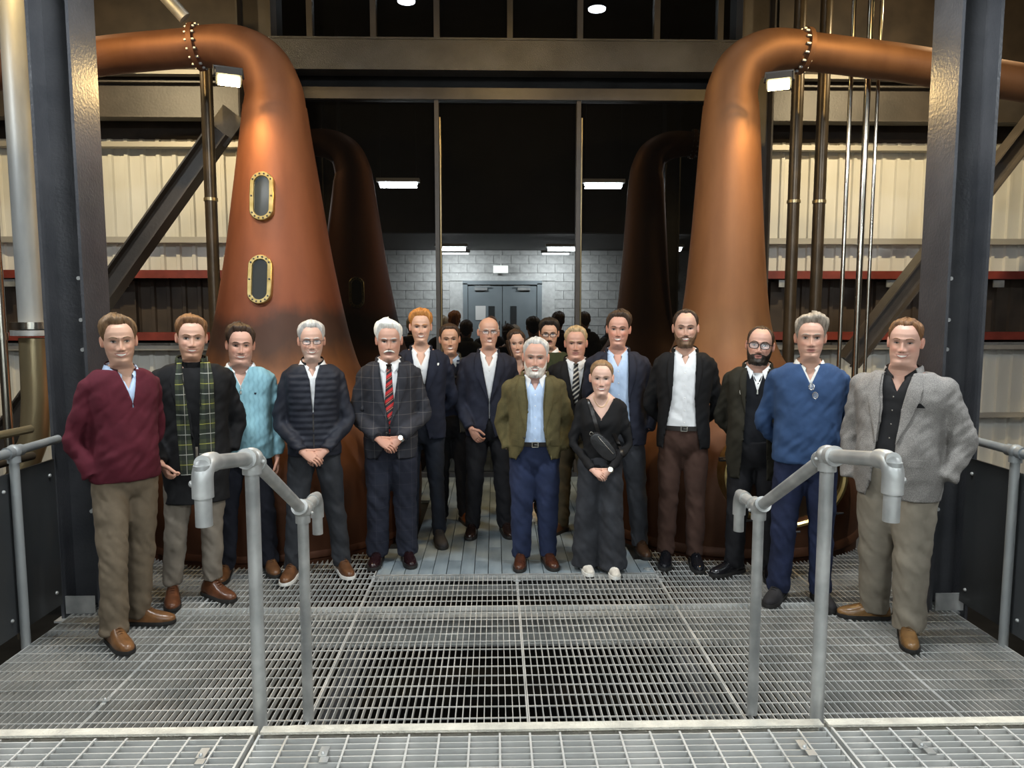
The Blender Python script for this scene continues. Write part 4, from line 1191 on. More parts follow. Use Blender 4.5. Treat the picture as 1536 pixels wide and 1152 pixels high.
    # ---- hair
    hp = dict(line=hairline(), top=.014, side=.006, back=.010, quiff=.0, sweep=0.0, wob=.003, part=None, hi=None)
    hp.update(hair or {})
    def thick(th, z):
        if hp.get('bald') and abs(th) < 1.24: return -.008
        f = max(0, math.cos(th)); u = float(sm(.12, .205, z))
        t = hp['side'] + (hp['top'] - hp['side']) * u
        if abs(th) > 2: t += (hp['back'] - hp['side']) * (1 - u)
        t += hp['quiff'] * math.exp(-((z - .202) / .02) ** 2) * f ** .8
        t += hp['sweep'] * math.sin(th) * u
        return max(.001, t)
    hi = hp['hi'] or (lambda th: .2318)
    o = shell(hd, hp['line'], hi, thick, 88, 26, seed, hp['wob'], (-PI, PI), hp.get('taper', .18), kz=hp.get('kz', 34), kt=hp.get('kt', 10)).build('hair', hairc, root, True); on_head(o)
    # ---- shirt collar
    if collar:
        zc = 1.505 * k; gap = collar_open; m = MB(); rows = []; nseg = 44
        rn = .0605 * head * (1 + hd.fat * .17)
        a0 = .10 + gap * 9
        for i in range(6):
            ring = []
            for j in range(nseg + 1):
                u = j / nseg * 2 - 1                                   # -1 .. 1 : front, round the back, front
                t = -PI / 2 + a0 + (2 * PI - 2 * a0) * j / nseg
                fr = max(0., (abs(u) - .55) / .45)                      # 1 at the two front ends
                bk = 1 - abs(u)
                zf = zc + .014 + .03 * bk - .022 * fr ** 1.5 - gap * .55 * fr ** 2   # the fold line
                drop = (.030, .012, .0, .006, .026, .040)[i] + (.0, .0, .0, .004, .014, .024)[i] * fr ** 2
                ex = (.003, .005, .008, .016, .024, .029)[i] + (0, 0, 0, .002, .006, .010)[i] * fr
                tt = t + (0 if i < 3 else (.0, .05, .16)[i - 3] * fr ** 3 * (1 if u < 0 else -1))
                ring.append((math.cos(tt) * (rn + ex) + fig.sway(zc), math.sin(tt) * (rn * .98 + ex) - .008 - .006 * fr, zf - drop))
            rows.append(ring)
        m.rings(rows, False, False, False)
        sc = m.build('shirt_collar', collar, root, True, 60)
    # ---- lapels
    if T['lapel']:
        lz1, lz0, lw = T['lapel'][:3]
        lm = T['lapel'][3] if len(T['lapel']) > 3 else T['mat']
        for sd in (-1, 1):
            rows = []
            for i in range(15):
                t = i / 14; z = (lz1 + (lz0 - lz1) * t) * k
                we = (wl(z) if sd < 0 else wr(z)); sw = fig.sway(z)
                shape = np.interp(t, [0, .12, .22, .24, .3, .6, 1], [.45, .75, .9, .55, 1.0, .72, .05])
                a = sw + sd * (we - .004); b = sw + sd * (we + lw * shape)
                rows.append((z, a, z + (.012 if t < .25 else .018) * (1 - t), b))
            patch('lapel', rows, 5, gb, .013, lm, g, edge=.75)
        # collar round the back of the neck
        rows = []
        for dz, ex in ((-.022, .028), (.012, .024), (.03, .02), (.02, .03), (-.02, .036)):
            ring = []
            for j in range(31):
                t = -.62 + (PI + 1.24) * j / 30
                bk = (math.sin(t) + 1) / 2
                ring.append((math.cos(t) * (.0595 * head * (1 + hd.fat * .17) + ex) + fig.sway(1.5 * k), math.sin(t) * (.060 * head + ex) - .004, 1.488 * k + dz + bk * .036))
            rows.append(ring)
        MB().rings(rows, False, False, False).build('jacket_collar', lm, g, True, 60)
    # stand collar of knitwear
    if T['collar']:
        cmat, ch, a0 = T['collar']
        rows = []
        for dz, ex in ((-.03, .022), (.0, .015), (ch, .011), (ch + .003, .007), (.0, .006)):
            ring = []
            for j in range(37):
                t = -PI / 2 + a0 + (2 * PI - 2 * a0) * j / 36
                fr = max(0, -math.sin(t)); bk = (math.sin(t) + 1) / 2
                ring.append((math.cos(t) * (.0595 * head * (1 + hd.fat * .17) + ex + .012 * fr) + fig.sway(1.5 * k), math.sin(t) * (.060 * head + ex) - .012 * fr, 1.488 * k + dz + bk * .034 - .016 * fr))
            rows.append(ring)
        MB().rings(rows, False, False, False).build('knit_collar', cmat, g, True, 60)
    # ---- belt
    if belt:
        m = MB(); z = .985 * k
        rs = [fig.ring(z + q, gq, 48) for q, gq in ((-.016, .012), (-.016, .018), (.016, .018), (.016, .012))]
        m.rings(rs, False, False); b_ = m.build('belt', M_BELT, root, True, 40)
        y = -fig.sec(z)[1] - .021
        bk = MB()
        for dx, dz, sx_, sz_ in ((0, .017, .046, .005), (0, -.017, .046, .005), (-.021, 0, .005, .036), (.021, 0, .005, .036), (.008, 0, .026, .004)): bk.box((fig.sway(z) + dx, y, z + dz), (sx_, .005, sz_))
        bk.build('buckle', M_METAL, b_)
    # ---- glasses
    if glasses:
        gm, gw, gh, gt = glasses
        e = empty('glasses'); e.parent = root; on_head(e)
        yl = float(hd.fy(.0, .112)) - .006
        for sd in (-1, 1):
            c = Vector((sd * .0325, yl + .004, .110)); n = 20; pts = []
            for j in range(n + 1):
                a = 2 * PI * j / n
                px_ = sup(math.cos(a), .65) * gw; pz_ = sup(math.sin(a), .65) * gh
                pts.append(c + Vector((px_, .003 + abs(px_ + sd * .0) * .10 * (1 if px_ * sd > 0 else 0), pz_)))
            MB().tube(pts, gt, 6, False).build('rim', gm, e, True)
            MB().rings([[p + Vector((0, q, 0)) for p in pts[:-1]] for q in (-.0004, .0004)]).build('lens', M_LENS, e)
            ex = float(hd.prof(.112)[2]) + .004
            MB().tube(cpath([c + Vector((sd * gw, .006, gh * .55)), Vector((sd * ex, yl + .03, .118)), Vector((sd * ex, .0, .122)), Vector((sd * (ex - .004), .02, .112))], 4), gt * .9, 6).build('temple', gm, e, True)
        MB().tube(cpath([(-.0325 + gw, yl + .004, .113), (0, yl - .003, .1165), (.0325 - gw, yl + .004, .113)], 4), gt, 6).build('bridge', gm, e, True)
    # ---- shoes
    for f in feet: shoe(root, (f[0], f[1]), math.radians(f[2]), shoes, solem or M_SOLEB, (.98 if not fem else .84) * k ** .5, boot)
    P = dict(root=root, fig=fig, k=k, top=g, gb=gb, bv=bvh_of(*[parts[q] for q in parts]), parts=parts, A=A, MH=MH, hd=hd, body=body, trousers=tr, sb=bvh_of(parts['shirt']) if 'shirt' in parts else gb)
    if extra: extra(P)
    return P
M_LASH = mat('lash', (.035, .02, .015), .6)
# ------------------------------------------------------------------ extras
def buttons(P, zs, x=0.0, m=None, r=.006, parent=None, bv=None):
    for z in zs:
        z *= P['k']; xx = x + P['fig'].sway(z); y = front_y(bv or P['bv'], xx, z)
        MB().ball((xx, y - .001, z), r, 10, 6, (1, .45, 1)).build('button', m or M_BTN, parent or P['top'])
def tie(P, m, z0=1.485, z1=1.03, w0=.017, w1=.04, mk=None):
    k = P['k']; sw = P['fig'].sway
    kn = [((z0 + .004) * k, -.021, .021), ((z0 - .015) * k, -.019, .019), ((z0 - .034) * k, -.013, .013)]
    t = empty('tie'); t.parent = P['root']
    patch('knot', [(z, a + sw(z), b + sw(z)) for z, a, b in kn], 4, P['sb'], .016, mk or m, t, edge=.5, ymax=-.07)
    rows = []
    for i in range(13):
        q = i / 12; z = (z0 - .03 + (z1 - z0 + .03) * q) * k; ww = w0 + (w1 - w0) * min(1, q * 1.15)
        rows.append((z, -ww + sw(z), ww + sw(z)))
    rows.append(((z1 - .05) * k, -.004, .004))
    patch('blade', rows, 4, P['sb'], .010, m, t, edge=.6)
def placket(P, m, z1=1.385, z0=.98, x=0.0):
    k = P['k']; rows = [((z1 + (z0 - z1) * i / 10) * k, x - .014 + P['fig'].sway(z1 * k), x + .014 + P['fig'].sway(z1 * k)) for i in range(11)]
    patch('placket', rows, 2, P['sb'], .0022, m, P['parts']['shirt'])
    buttons(P, [z1 - .02 - i * .085 for i in range(6)], x, M_SOLEW, .005, P['parts']['shirt'], P['sb'])
def flap(P, x0, x1, z, h, m, name='pocket_flap', off=.006, tilt=0.0):
    k = P['k']; patch(name, [(z * k, x0, (z + tilt) * k, x1), ((z - h * .5) * k, x0, (z + tilt - h * .5) * k, x1), ((z - h) * k, x0 + .004, (z + tilt - h) * k, x1 - .004)], 5, P['gb'], off, m, P['top'])
def watch(P, i, d):
    W = P['A'][i][2]; d = Vector(d).normalized(); e = empty('watch'); e.parent = P['root']
    u = Vector((0, -1, .3)); u = (u - d * u.dot(d)).normalized()
    c = W + d * .004
    MB().tube([c - d * .009, c + d * .009], .031 * P['k'], 18).build('strap', M_METAL, e, True, 40)
    MB().cyl(c + u * .026, c + u * .038, .017, 16).build('case', M_METAL, e, True, 40)
HL = lambda **kw: hairline(**kw)
# ------------------------------------------------------------------ the eighteen people
H_BROWN = hairmat('brown', (.075, .042, .02), (.2, .12, .06)); H_DKBR = hairmat('dark_brown', (.022, .013, .008), (.07, .04, .024))
H_RED = hairmat('auburn', (.09, .04, .018), (.24, .12, .05)); H_GING = hairmat('ginger', (.3, .11, .025), (.62, .28, .08))
H_WHITE = hairmat('white', (.62, .6, .55), (.86, .85, .8)); H_GREY = hairmat('grey', (.33, .32, .3), (.62, .6, .57)); H_SALT = hairmat('pepper', (.13, .11, .085), (.38, .33, .27))
H_SAND = hairmat('sandy', (.3, .2, .1), (.55, .42, .25)); H_BLACK = hairmat('black', (.01, .008, .007), (.035, .026, .02)); H_LTBR = hairmat('light_brown', (.13, .075, .035), (.3, .19, .1))
H_GRBEARD = hairmat('grey_beard', (.42, .38, .34), (.72, .68, .62))
CLASP_L = ((.80, -.30, -.45), (.15, .55, -.6), (-.2, -.6, .8), .55)
CLASP_R = ((-.80, -.12, -.5), (-.15, .6, -.6), (.2, -.6, .8), .75)
C_WHITE = cloth('white_shirt', (.72, .73, .74), .06, .7); C_SKY = cloth('light_blue_shirt', (.45, .57, .76), .08, .7, fine=.06)
C_NAVY = cloth('navy_wool', (.017, .019, .032), .2, .8); C_NAVY2 = cloth('deep_navy', (.013, .016, .03), .2, .8); C_BLACK = cloth('black_wool', (.008, .008, .009), .2, .85)
C_BLKTR = cloth('black_trouser', (.009, .009, .011), .25, .8); C_CHAR = cloth('charcoal_trouser', (.026, .028, .033), .25, .8)

# 1 burgundy sweater
c = cloth('burgundy_knit', (.082, .011, .02), .15, .9, fine=.12); cd = cloth('burgundy_dark', (.03, .006, .009), .15, .9)
def x1(P):
    buttons(P, [1.40], .0, M_METAL, .004)
    patch('zip', [((1.36 - i * .02) * P['k'], -.004, .004) for i in range(4)], 1, P['gb'], .003, cd, P['top'])
person('smiling man in a burgundy sweater over a light blue shirt, hand in pocket', (-2.12, 4.19), 1.825, yaw=50, w=.97, belly=.025, head=1.08, hyaw=-20, hroll=-2,
       skin=(.6, .385, .29), hd=Head(1.02, .15, .8), hairc=H_BROWN, hair=dict(line=HL(front=.2, temple=.189, recede=.004, side=.108), top=.026, side=.009, quiff=.008, sweep=-.006, wob=.005), stub=.28, stubc=(.25, .15, .1),
       arms=('pocket', 'behind'), trousers=cloth('khaki_trouser', (.135, .105, .072), .15), feet=((-.15, -.12, -4), (.06, .05, 40)), shoes=shoemat('tan', (.27, .115, .035)),
       shirt=C_SKY, collar=C_SKY, collar_open=.03, top=dict(kind='sweater', name='sweater', mat=c, hem=.935, grow=.024, neck=1.505, open=((1.30, 0, 0), (1.335, .004, .004), (1.5, .052, .052)), collar=(cd, .028, .55)), extra=x1, legr=(.1, .08, .075, .074))
# 2 black coat with tartan scarf
tart = cloth('tartan', (.028, .036, .026), .1, .9, build2=chain(lines(2, 8, .5, (.06, .07, .035), 0, .7), lines(0, 14, .5, (.016, .018, .018), .1, .6), lines(2, 8, .035, (.4, .4, .36), .25, .85), lines(0, 14, .05, (.35, .35, .3), .75, .7), lines(2, 8, .03, (.4, .38, .08), .75, .8)))
def x2(P):
    k = P['k']; s = empty('scarf'); s.parent = P['root']; bvl = bvh_of(P['parts']['shirt'], P['top'], *P['top'].children)
    for sd, x0, zb in ((-1, .038, .83), (1, .04, .86)):
        rows = []
        for i in range(22):
            t = i / 21; z = (1.515 + (zb - 1.515) * t) * k
            a = np.interp(t, [0, .15, .5, 1], [.058, .05, .03, .004]); b = np.interp(t, [0, .15, .5, 1], [.085, .1, .1, .088])
            rows.append((z, -a if sd < 0 else a * .35 + .012, -b if sd < 0 else b + .012) if sd < 0 else (z, a * .6 + .014, b + .02))
        patch('scarf_end', rows, 5, bvl, .013, tart, s, edge=.7, ymax=-.078)
    rr = []
    for dz, ex in ((-.02, .024), (.01, .03), (.035, .024), (.03, .014)):
        rr.append([(math.cos(t) * (.068 + ex), math.sin(t) * (.066 + ex), 1.5 * k + dz + (math.sin(t) + 1) * .012) for t in [-.95 + (PI + 1.9) * j / 30 for j in range(31)]])
    MB().rings(rr, False, False, False).build('neck_wrap', tart, s, True, 60)
    m = MB(); rs = []
    for dz, ex in ((-.03, .012), (0, .009), (.04, .006), (.05, .004)): rs.append([(math.cos(2 * PI * j / 28) * (.066 + ex), math.sin(2 * PI * j / 28) * (.064 + ex) - .006, 1.5 * k + dz + .008 * math.sin(2 * PI * j / 28)) for j in range(28)])
    m.rings(rs, False, False); m.build('roll_neck', C_BLACK, P['root'], True, 60)
person('man in a long black coat with a green tartan scarf', (-1.915, 4.675), 1.825, yaw=22, w=1.06, head=1.08, hyaw=2, hroll=2,
       skin=(.62, .40, .31), hd=Head(1.04, .1, .55), hairc=H_RED, hair=dict(line=HL(front=.2, temple=.187, side=.1), top=.024, side=.005, quiff=.01, sweep=-.004), stub=.55, stubc=(.3, .15, .08), teeth=True,
       arms=('fist', 'pocketback'), hands=(((.45, -.35, -.8), (.75, .3, .25), (.3, -.8, .3), 1.5), None), trousers=cloth('taupe_trouser', (.18, .155, .125), .12), legr=(.095, .07, .064, .056), hemz=.11,
       feet=((-.17, .0, 0), (.07, -.02, 36)), shoes=shoemat('cognac', (.16, .055, .02)), shirt=C_BLACK,
       top=dict(kind='coat', name='coat', mat=C_BLACK, hem=.64, grow=.034, arm=(.068, .063, .058, .053, .049), open=((.64, .0, .015), (1.0, .0, .015), (1.2, .02, .03), (1.5, .066, .066)), lapel=(1.49, 1.05, .085)), extra=x2)
# 3 pale blue cable sweater
def cable(nt, b, out, co):
    sp = node(nt, 'ShaderNodeSeparateXYZ'); nt.links.new(co, sp.inputs[0])
    m = node(nt, 'ShaderNodeMath', operation='MULTIPLY'); m.inputs[1].default_value = 2 * PI / .03; nt.links.new(sp.outputs[0], m.inputs[0])
    m2 = node(nt, 'ShaderNodeMath', operation='MULTIPLY'); m2.inputs[1].default_value = 2 * PI / .06; nt.links.new(sp.outputs[2], m2.inputs[0])
    s2 = node(nt, 'ShaderNodeMath', operation='SINE'); nt.links.new(m2.outputs[0], s2.inputs[0])
    ad = node(nt, 'ShaderNodeMath', operation='MULTIPLY_ADD'); ad.inputs[1].default_value = .8; nt.links.new(s2.outputs[0], ad.inputs[0]); nt.links.new(m.outputs[0], ad.inputs[2])
    sn = node(nt, 'ShaderNodeMath', operation='SINE'); nt.links.new(ad.outputs[0], sn.inputs[0])
    mr = node(nt, 'ShaderNodeMapRange'); mr.inputs['From Min'].default_value = -1; nt.links.new(sn.outputs[0], mr.inputs[0])
    mx = node(nt, 'ShaderNodeMix', data_type='RGBA', blend_type='MULTIPLY'); mx.inputs[0].default_value = 1
    nt.links.new(out, mx.inputs[6]); nt.links.new(ramp(nt, mr.outputs[0], [(0, (.84, .86, .87)), (.6, (1, 1, 1))]), mx.inputs[7]); return mx.outputs[2]
cs = cloth('pale_blue_cable', (.235, .43, .50), .08, .9, build2=cable); cg = cloth('grey_rib', (.2, .22, .23), .15, .9)
def x3(P):
    patch('zip', [((1.385 - i * .02) * P['k'], -.005, .005) for i in range(4)], 1, P['gb'], .004, M_METAL, P['top'])
    flap(P, .085, .1, 1.33, .012, C_NAVY, 'logo', .003)
person('stocky man in a pale blue cable sweater with dark goatee', (-1.758, 5.105), 1.763, yaw=17, w=1.07, belly=.06, head=1.1, hyaw=4, hroll=2,
       skin=(.62, .38, .3), hd=Head(1.08, .75, .75), hairc=H_DKBR, hair=dict(line=HL(front=.2, temple=.187, side=.1), top=.026, side=.007, quiff=.008, sweep=-.004, wob=.005), teeth=True, stub=.25, stubc=(.2, .11, .08), eyes='squint', brow=H_DKBR,
       arms=('behind', 'side'), hands=(None, ((0, -.15, -1), (-1, 0, 0), (0, -1, 0), .5)), trousers=cloth('navy_chino', (.012, .013, .02), .2), feet=((-.15, .0, -8), (.15, .03, 12)), shoes=shoemat('brown', (.2, .085, .03)),
       shirt=C_WHITE, collar=C_WHITE, collar_open=.036, top=dict(kind='sweater', name='sweater', mat=cs, hem=.9, grow=.026, neck=1.505, open=((1.36, 0, 0), (1.38, .003, .003), (1.5, .056, .056)), collar=(cg, .026, .62)), extra=x3)
# 4 navy quilted jacket
def x4(P):
    k = P['k']
    patch('zip', [((1.17 - i * .03) * k, -.004, .004) for i in range(9)], 1, P['gb'], .003, M_BTN, P['top'])
    patch('zip_pull', [(1.185 * k, -.004, .004), (1.155 * k, -.003, .003)], 1, P['gb'], .008, M_METAL, P['top'])
person('grey-haired man with glasses in a navy quilted jacket, hands clasped', (-1.262, 5.10), 1.787, yaw=12, w=.97, head=1.06, hyaw=3, hroll=-1,
       skin=(.6, .39, .31), hd=Head(1.0, .05, .8), hairc=H_GREY, hair=dict(line=HL(front=.201, temple=.185, recede=.004, side=.108), top=.022, side=.006, quiff=.006), stub=.35, stubc=(.5, .43, .38), brow=H_GREY, glasses=(M_BLACKP, .023, .0135, .0016), eyes='squint',
       arms=('clasp', 'clasp'), hands=(CLASP_L, CLASP_R), trousers=C_CHAR, feet=((-.17, -.02, -14), (.17, .0, 16)), shoes=shoemat('mid_brown', (.17, .07, .026)), solem=M_SOLEW,
       shirt=C_WHITE, collar=C_WHITE, collar_open=.022, top=dict(kind='jacket', name='quilted_jacket', mat=cloth('quilted_navy', (.016, .018, .027), .15, .6, wrinkle=.15), hem=.87, grow=.026, quilt=True, open=((1.18, 0, 0), (1.2, .004, .004), (1.4, .018, .02), (1.5, .05, .05)), collar=(C_BLACK, .035, .5)), extra=x4)
# 5 checked navy suit
chk = chain(lines(0, 11.5, .045, (.12, .112, .11), .3, .5), lines(2, 11.5, .045, (.12, .112, .11), .1, .5))
c5t = cloth('navy_suit_trouser', (.015, .017, .028), .2, .85, build2=chain(lines(0, 11.5, .045, (.05, .05, .06), .3, .3), lines(2, 11.5, .045, (.05, .05, .06), .1, .3)))
c5 = cloth('checked_navy', (.024, .025, .032), .18, .85, build2=chk)
rt = cloth('red_stripe_tie', (.018, .016, .022), .1, .55, wrinkle=.1, build2=chain(lines(2, 18, .42, (.42, .022, .022), 0, 1, -.75), lines(2, 18, .07, (.5, .2, .12), .2, 1, -.75)))
def x5(P):
    tie(P, rt, mk=cloth('dark_knot', (.03, .016, .014), .2, .6)); watch(P, 1, CLASP_R[0]); placket(P, C_WHITE)
    buttons(P, [1.0], -.02, M_BTN, .008); flap(P, -.15, -.07, 1.0, .035, c5); flap(P, .09, .16, 1.0, .035, c5)
person('white-haired man with a moustache in checked navy suit and red striped tie', (-.765, 5.34), 1.79, yaw=6, w=1.01, belly=.045, head=1.12, hyaw=2, hpitch=4,
       skin=(.55, .335, .26), hd=Head(1.04, .35, .0), hairc=H_WHITE, hair=dict(line=HL(front=.198, temple=.185, side=.098), top=.026, side=.010, quiff=.008, sweep=-.008, wob=.004), teeth=False, moustache=(H_WHITE, .034, .012), brow=H_GREY,
       arms=('claspup', 'claspup'), hands=(CLASP_L, CLASP_R), trousers=c5t, feet=((-.11, .0, -8), (.11, .0, 10)), shoes=shoemat('oxblood', (.022, .008, .008), .15), legr=(.108, .088, .082, .08),
       shirt=C_WHITE, collar=C_WHITE, collar_open=.004, top=dict(kind='jacket', name='suit_jacket', mat=c5, hem=.80, grow=.03, arm=(.065, .061, .056, .051, .047), open=((.8, .10, .06), (.9, .035, .03), (1.02, .0, .0), (1.06, .004, .004), (1.2, .03, .03), (1.5, .072, .072)), lapel=(1.49, 1.07, .085)), extra=x5)
# 6 ginger man in navy blazer
def x6(P):
    flap(P, .125, .14, 1.405, .018, M_SOLEW, 'lapel_pin', .009); placket(P, C_WHITE)
person('tall ginger-haired man in a navy blazer and open white shirt', (-.582, 5.80), 1.866, yaw=5, w=1.0, head=1.02, hyaw=2, hroll=0,
       skin=(.66, .43, .33), hd=Head(.96, .0, .9), hairc=H_GING, hair=dict(line=HL(front=.2, temple=.187, side=.105), top=.03, side=.006, quiff=.008, wob=.006), brow=H_GING, eyes='squint',
       arms=('front', 'behind'), hands=(((.2, -.2, -.95), (.8, .4, 0), (.3, -.9, 0), .6), None), trousers=cloth('dark_denim', (.011, .014, .022), .25), legr=(.088, .066, .06, .052), feet=((-.09, .02, -6), (.13, -.02, 8)), shoes=shoemat('suede_black', (.03, .026, .024), .8), boot=True,
       shirt=C_WHITE, collar=C_WHITE, collar_open=.034, top=dict(kind='jacket', name='blazer', mat=C_NAVY2, hem=.83, grow=.024, open=((.83, .06, .06), (1.0, .012, .012), (1.1, .008, .008), (1.3, .04, .04), (1.5, .074, .074)), lapel=(1.49, 1.1, .08)), extra=x6)
# 7 striped jumper
c7 = cloth('striped_jumper', (.02, .03, .07), .15, .9, build2=lines(2, 8.5, .13, (.3, .33, .38), .0, .8))
person('man in grey jacket and navy striped jumper standing at the back', (-.385, 6.36), 1.752, yaw=4, w=.98, head=1.05, hyaw=1, hroll=-2,
       skin=(.58, .36, .26), hd=Head(1.0, .0, .8), hairc=H_DKBR, hair=dict(line=HL(front=.2, temple=.187, side=.1), top=.016, side=.007, quiff=.003), eyes='squint',
       arms=('side', 'side'), hands=(None, None), trousers=C_BLKTR, feet=((-.09, 0, -8), (.12, .0, 20)), shoes=shoemat('chestnut', (.2, .06, .015), .18),
       shirt=c7, collar=C_SKY, collar_open=.02, top=dict(kind='jacket', name='jacket', mat=cloth('grey_wool', (.075, .078, .07), .15), hem=.84, grow=.022, open=((.84, .08, .08), (1.2, .06, .06), (1.5, .08, .08)), lapel=(1.49, 1.15, .06)))
# 8 bald man
person('bald man with glasses in a navy suit jacket and open white shirt', (-.052, 6.03), 1.82, yaw=3, w=1.04, head=1.04, hyaw=3, hpitch=-3, hroll=1,
       skin=(.58, .36, .28), hd=Head(1.0, .1, .6), hairc=H_GREY, hair=dict(line=lambda th: float(np.interp(abs(th), np.radians([0, 70, 76, 84, 100, 114, 130, 180]), [.16, .15, .11, .118, .142, .085, .05, .02])), hi=lambda th: float(np.interp(abs(th), np.radians([0, 70, 90, 180]), [.1605, .1505, .178, .19])), top=.004, side=.004, back=.006, taper=.3, bald=True), brow=H_GREY, glasses=(M_BLACKP, .023, .012, .0013), eyes='squint',
       arms=('front', 'side'), hands=(((.55, -.3, -.8), (.5, .6, 0), (.3, -.8, .3), .75), None), trousers=C_BLKTR, feet=((-.14, .0, -8), (.14, .0, 10)), shoes=shoemat('dark', (.035, .018, .012), .2),
       shirt=C_WHITE, collar=C_WHITE, collar_open=.03, top=dict(kind='jacket', name='suit_jacket', mat=C_NAVY, hem=.83, grow=.026, open=((.83, .05, .05), (1.0, .0, .0), (1.1, .002, .002), (1.16, .01, .01), (1.5, .074, .074)), lapel=(1.49, 1.1, .075)), extra=lambda P: placket(P, C_WHITE))
# 9 woman at the back
def x9(P):
    hd = P['hd']
    def lo(th): return float(np.interp(abs(th), np.radians([0, 40, 55, 70, 90, 180]), [.19, .17, .06, -.05, -.07, -.08]))
    rows = []
    for i in range(24):
        v = i / 23; ring = []
        for j in range(60):
            th = math.radians(52) + (2 * PI - math.radians(104)) * j / 59
            z = .15 - v * .235; zz = max(z, .02)
            x, y = hd.pt(th, zz); s = 1.14 + .16 * v + .02 * noise.noise(Vector((th * 8, v * 2, 3)))
            ring.append((float(x) * s, float(y) * s + .01, z))
        rows.append(ring)
    m = MB(); m.rings(rows, False, False, False); o = m.build('long_hair', H_DKBR, P['root'], True); o.matrix_local = P['MH']
    md = o.modifiers.new('s', 'SOLIDIFY'); md.thickness = .012
person('woman with long dark brown hair at the back in dark clothes and white shoes', (.203, 6.52), 1.70, yaw=0, w=.9, head=.98, fem=True, hyaw=2, hroll=-4,
       skin=(.64, .42, .33), lip=(.5, .17, .16), hd=Head(.9, .05, .8, .85, .96, True), hairc=H_DKBR, hair=dict(line=HL(front=.203, temple=.165, side=.08), top=.018, side=.014, back=.016, sweep=-.006), brow=H_DKBR,
       arms=('side', 'side'), trousers=C_BLKTR, feet=((-.12, .0, -6), (.12, .0, 6)), shoes=shoemat('white_canvas', (.62, .6, .55), .7), solem=M_SOLEW, legr=(.085, .06, .055, .05), hemz=.14,
       top=dict(kind='coat', name='long_cardigan', mat=C_BLACK, hem=.52, grow=.022, neck=1.47, open=((.52, .05, .05), (1.1, .02, .02), (1.3, .05, .05), (1.48, .085, .085))), shirt=cloth('pink_beige_top', (.45, .28, .22), .1), vneck=.045, extra=x9)
# 10 olive tweed jacket
c10 = cloth('olive_tweed', (.098, .082, .036), .2, .9, fine=.3, build2=chain(lines(0, 10, .03, (.05, .05, .02), .2, .35), lines(2, 10, .03, (.05, .05, .02), .1, .35)))
def x10(P):
    placket(P, C_SKY); flap(P, -.165, -.085, 1.02, .045, c10, tilt=-.008); flap(P, .11, .175, 1.02, .045, c10, tilt=-.008); buttons(P, [1.04, .92], -.078, M_BTN, .009, bv=P['gb']); flap(P, .1, .165, 1.32, .02, c10, 'breast_pocket', .004, .006)
person('grey-bearded man in an open olive tweed jacket and navy trousers', (.29, 5.28), 1.668, yaw=-2, w=1.08, belly=.03, head=1.12, hyaw=-2, hroll=2,
       skin=(.56, .35, .28), hd=Head(1.06, .35, .65), hairc=H_GREY, hair=dict(line=HL(front=.203, temple=.186, recede=.004, side=.105), top=.016, side=.006, quiff=.002, wob=.004), brow=H_SALT, beard=(H_GRBEARD, .0038, .004), eyes='squint',
       arms=('pocket', 'pocket'), trousers=cloth('navy_cord', (.017, .025, .06), .2), feet=((-.10, -.02, -4), (.10, .0, 14)), shoes=shoemat('brogue', (.1, .032, .014), .25), legr=(.1, .08, .072, .064), belt=True,
       shirt=C_SKY, collar=C_WHITE, collar_open=.03, top=dict(kind='jacket', name='tweed_jacket', mat=c10, hem=.86, grow=.028, arm=(.065, .061, .057, .052, .048), open=((.86, .14, .12), (.95, .085, .085), (1.1, .062, .062), (1.3, .05, .056), (1.5, .074, .074)), lapel=(1.49, 1.08, .085)), extra=x10)
# 11 green sweater at the back
person('dark-haired man with glasses in dark green sweater at the back', (.505, 6.82), 1.79, yaw=-3, w=1.04, head=1.06, hyaw=0, hpitch=4,
       skin=(.6, .385, .29), hd=Head(1.0, .2, .5), hairc=H_BLACK, hair=dict(line=HL(front=.194, temple=.18, side=.1), top=.028, side=.010, quiff=.01), brow=H_BLACK, glasses=(M_BLACKP, .026, .014, .0024), teeth=False, moustache=(H_DKBR, .028, .004), stub=.4, stubc=(.2, .12, .08),
       arms=('side', 'side'), trousers=C_BLKTR, shoes=shoemat('black', (.012, .011, .011), .2), shirt=C_WHITE, collar=C_WHITE, collar_open=.016,
       top=dict(kind='sweater', name='sweater', mat=cloth('dark_green_knit', (.03, .036, .016), .15, .9), hem=.92, grow=.024, neck=1.49))
# 12 black suit, striped tie
bt = cloth('black_white_tie', (.02, .02, .025), .1, .5, wrinkle=.1, build2=lines(2, 26, .4, (.55, .52, .45), 0, 1, -.8))
person('sandy-haired man in a black suit jacket with black and white striped tie', (.67, 6.05), 1.735, yaw=-5, w=1.06, belly=.02, head=1.1, hyaw=-2,
       skin=(.58, .35, .28), hd=Head(1.06, .4, .4), hairc=H_SAND, hair=dict(line=HL(front=.201, temple=.189, recede=.003, side=.105), top=.018, side=.006, quiff=.006, wob=.005), brow=H_SAND, eyes='squint', teeth=False,
       arms=('side', 'side'), hands=(((0, -.1, -1), (1, 0, 0), (0, -1, 0), .5), None), trousers=cloth('olive_chino', (.075, .058, .032), .2), feet=((-.12, -.01, -38), (.12, .0, 10)), shoes=shoemat('brown_b', (.12, .05, .018)),
       shirt=C_WHITE, collar=C_WHITE, collar_open=.004, top=dict(kind='jacket', name='suit_jacket', mat=C_BLACK, hem=.83, grow=.026, open=((.83, .05, .05), (1.0, .0, .0), (1.12, .004, .004), (1.2, .022, .022), (1.5, .074, .074)), lapel=(1.49, 1.14, .075)), extra=lambda P: tie(P, bt, z1=1.12))
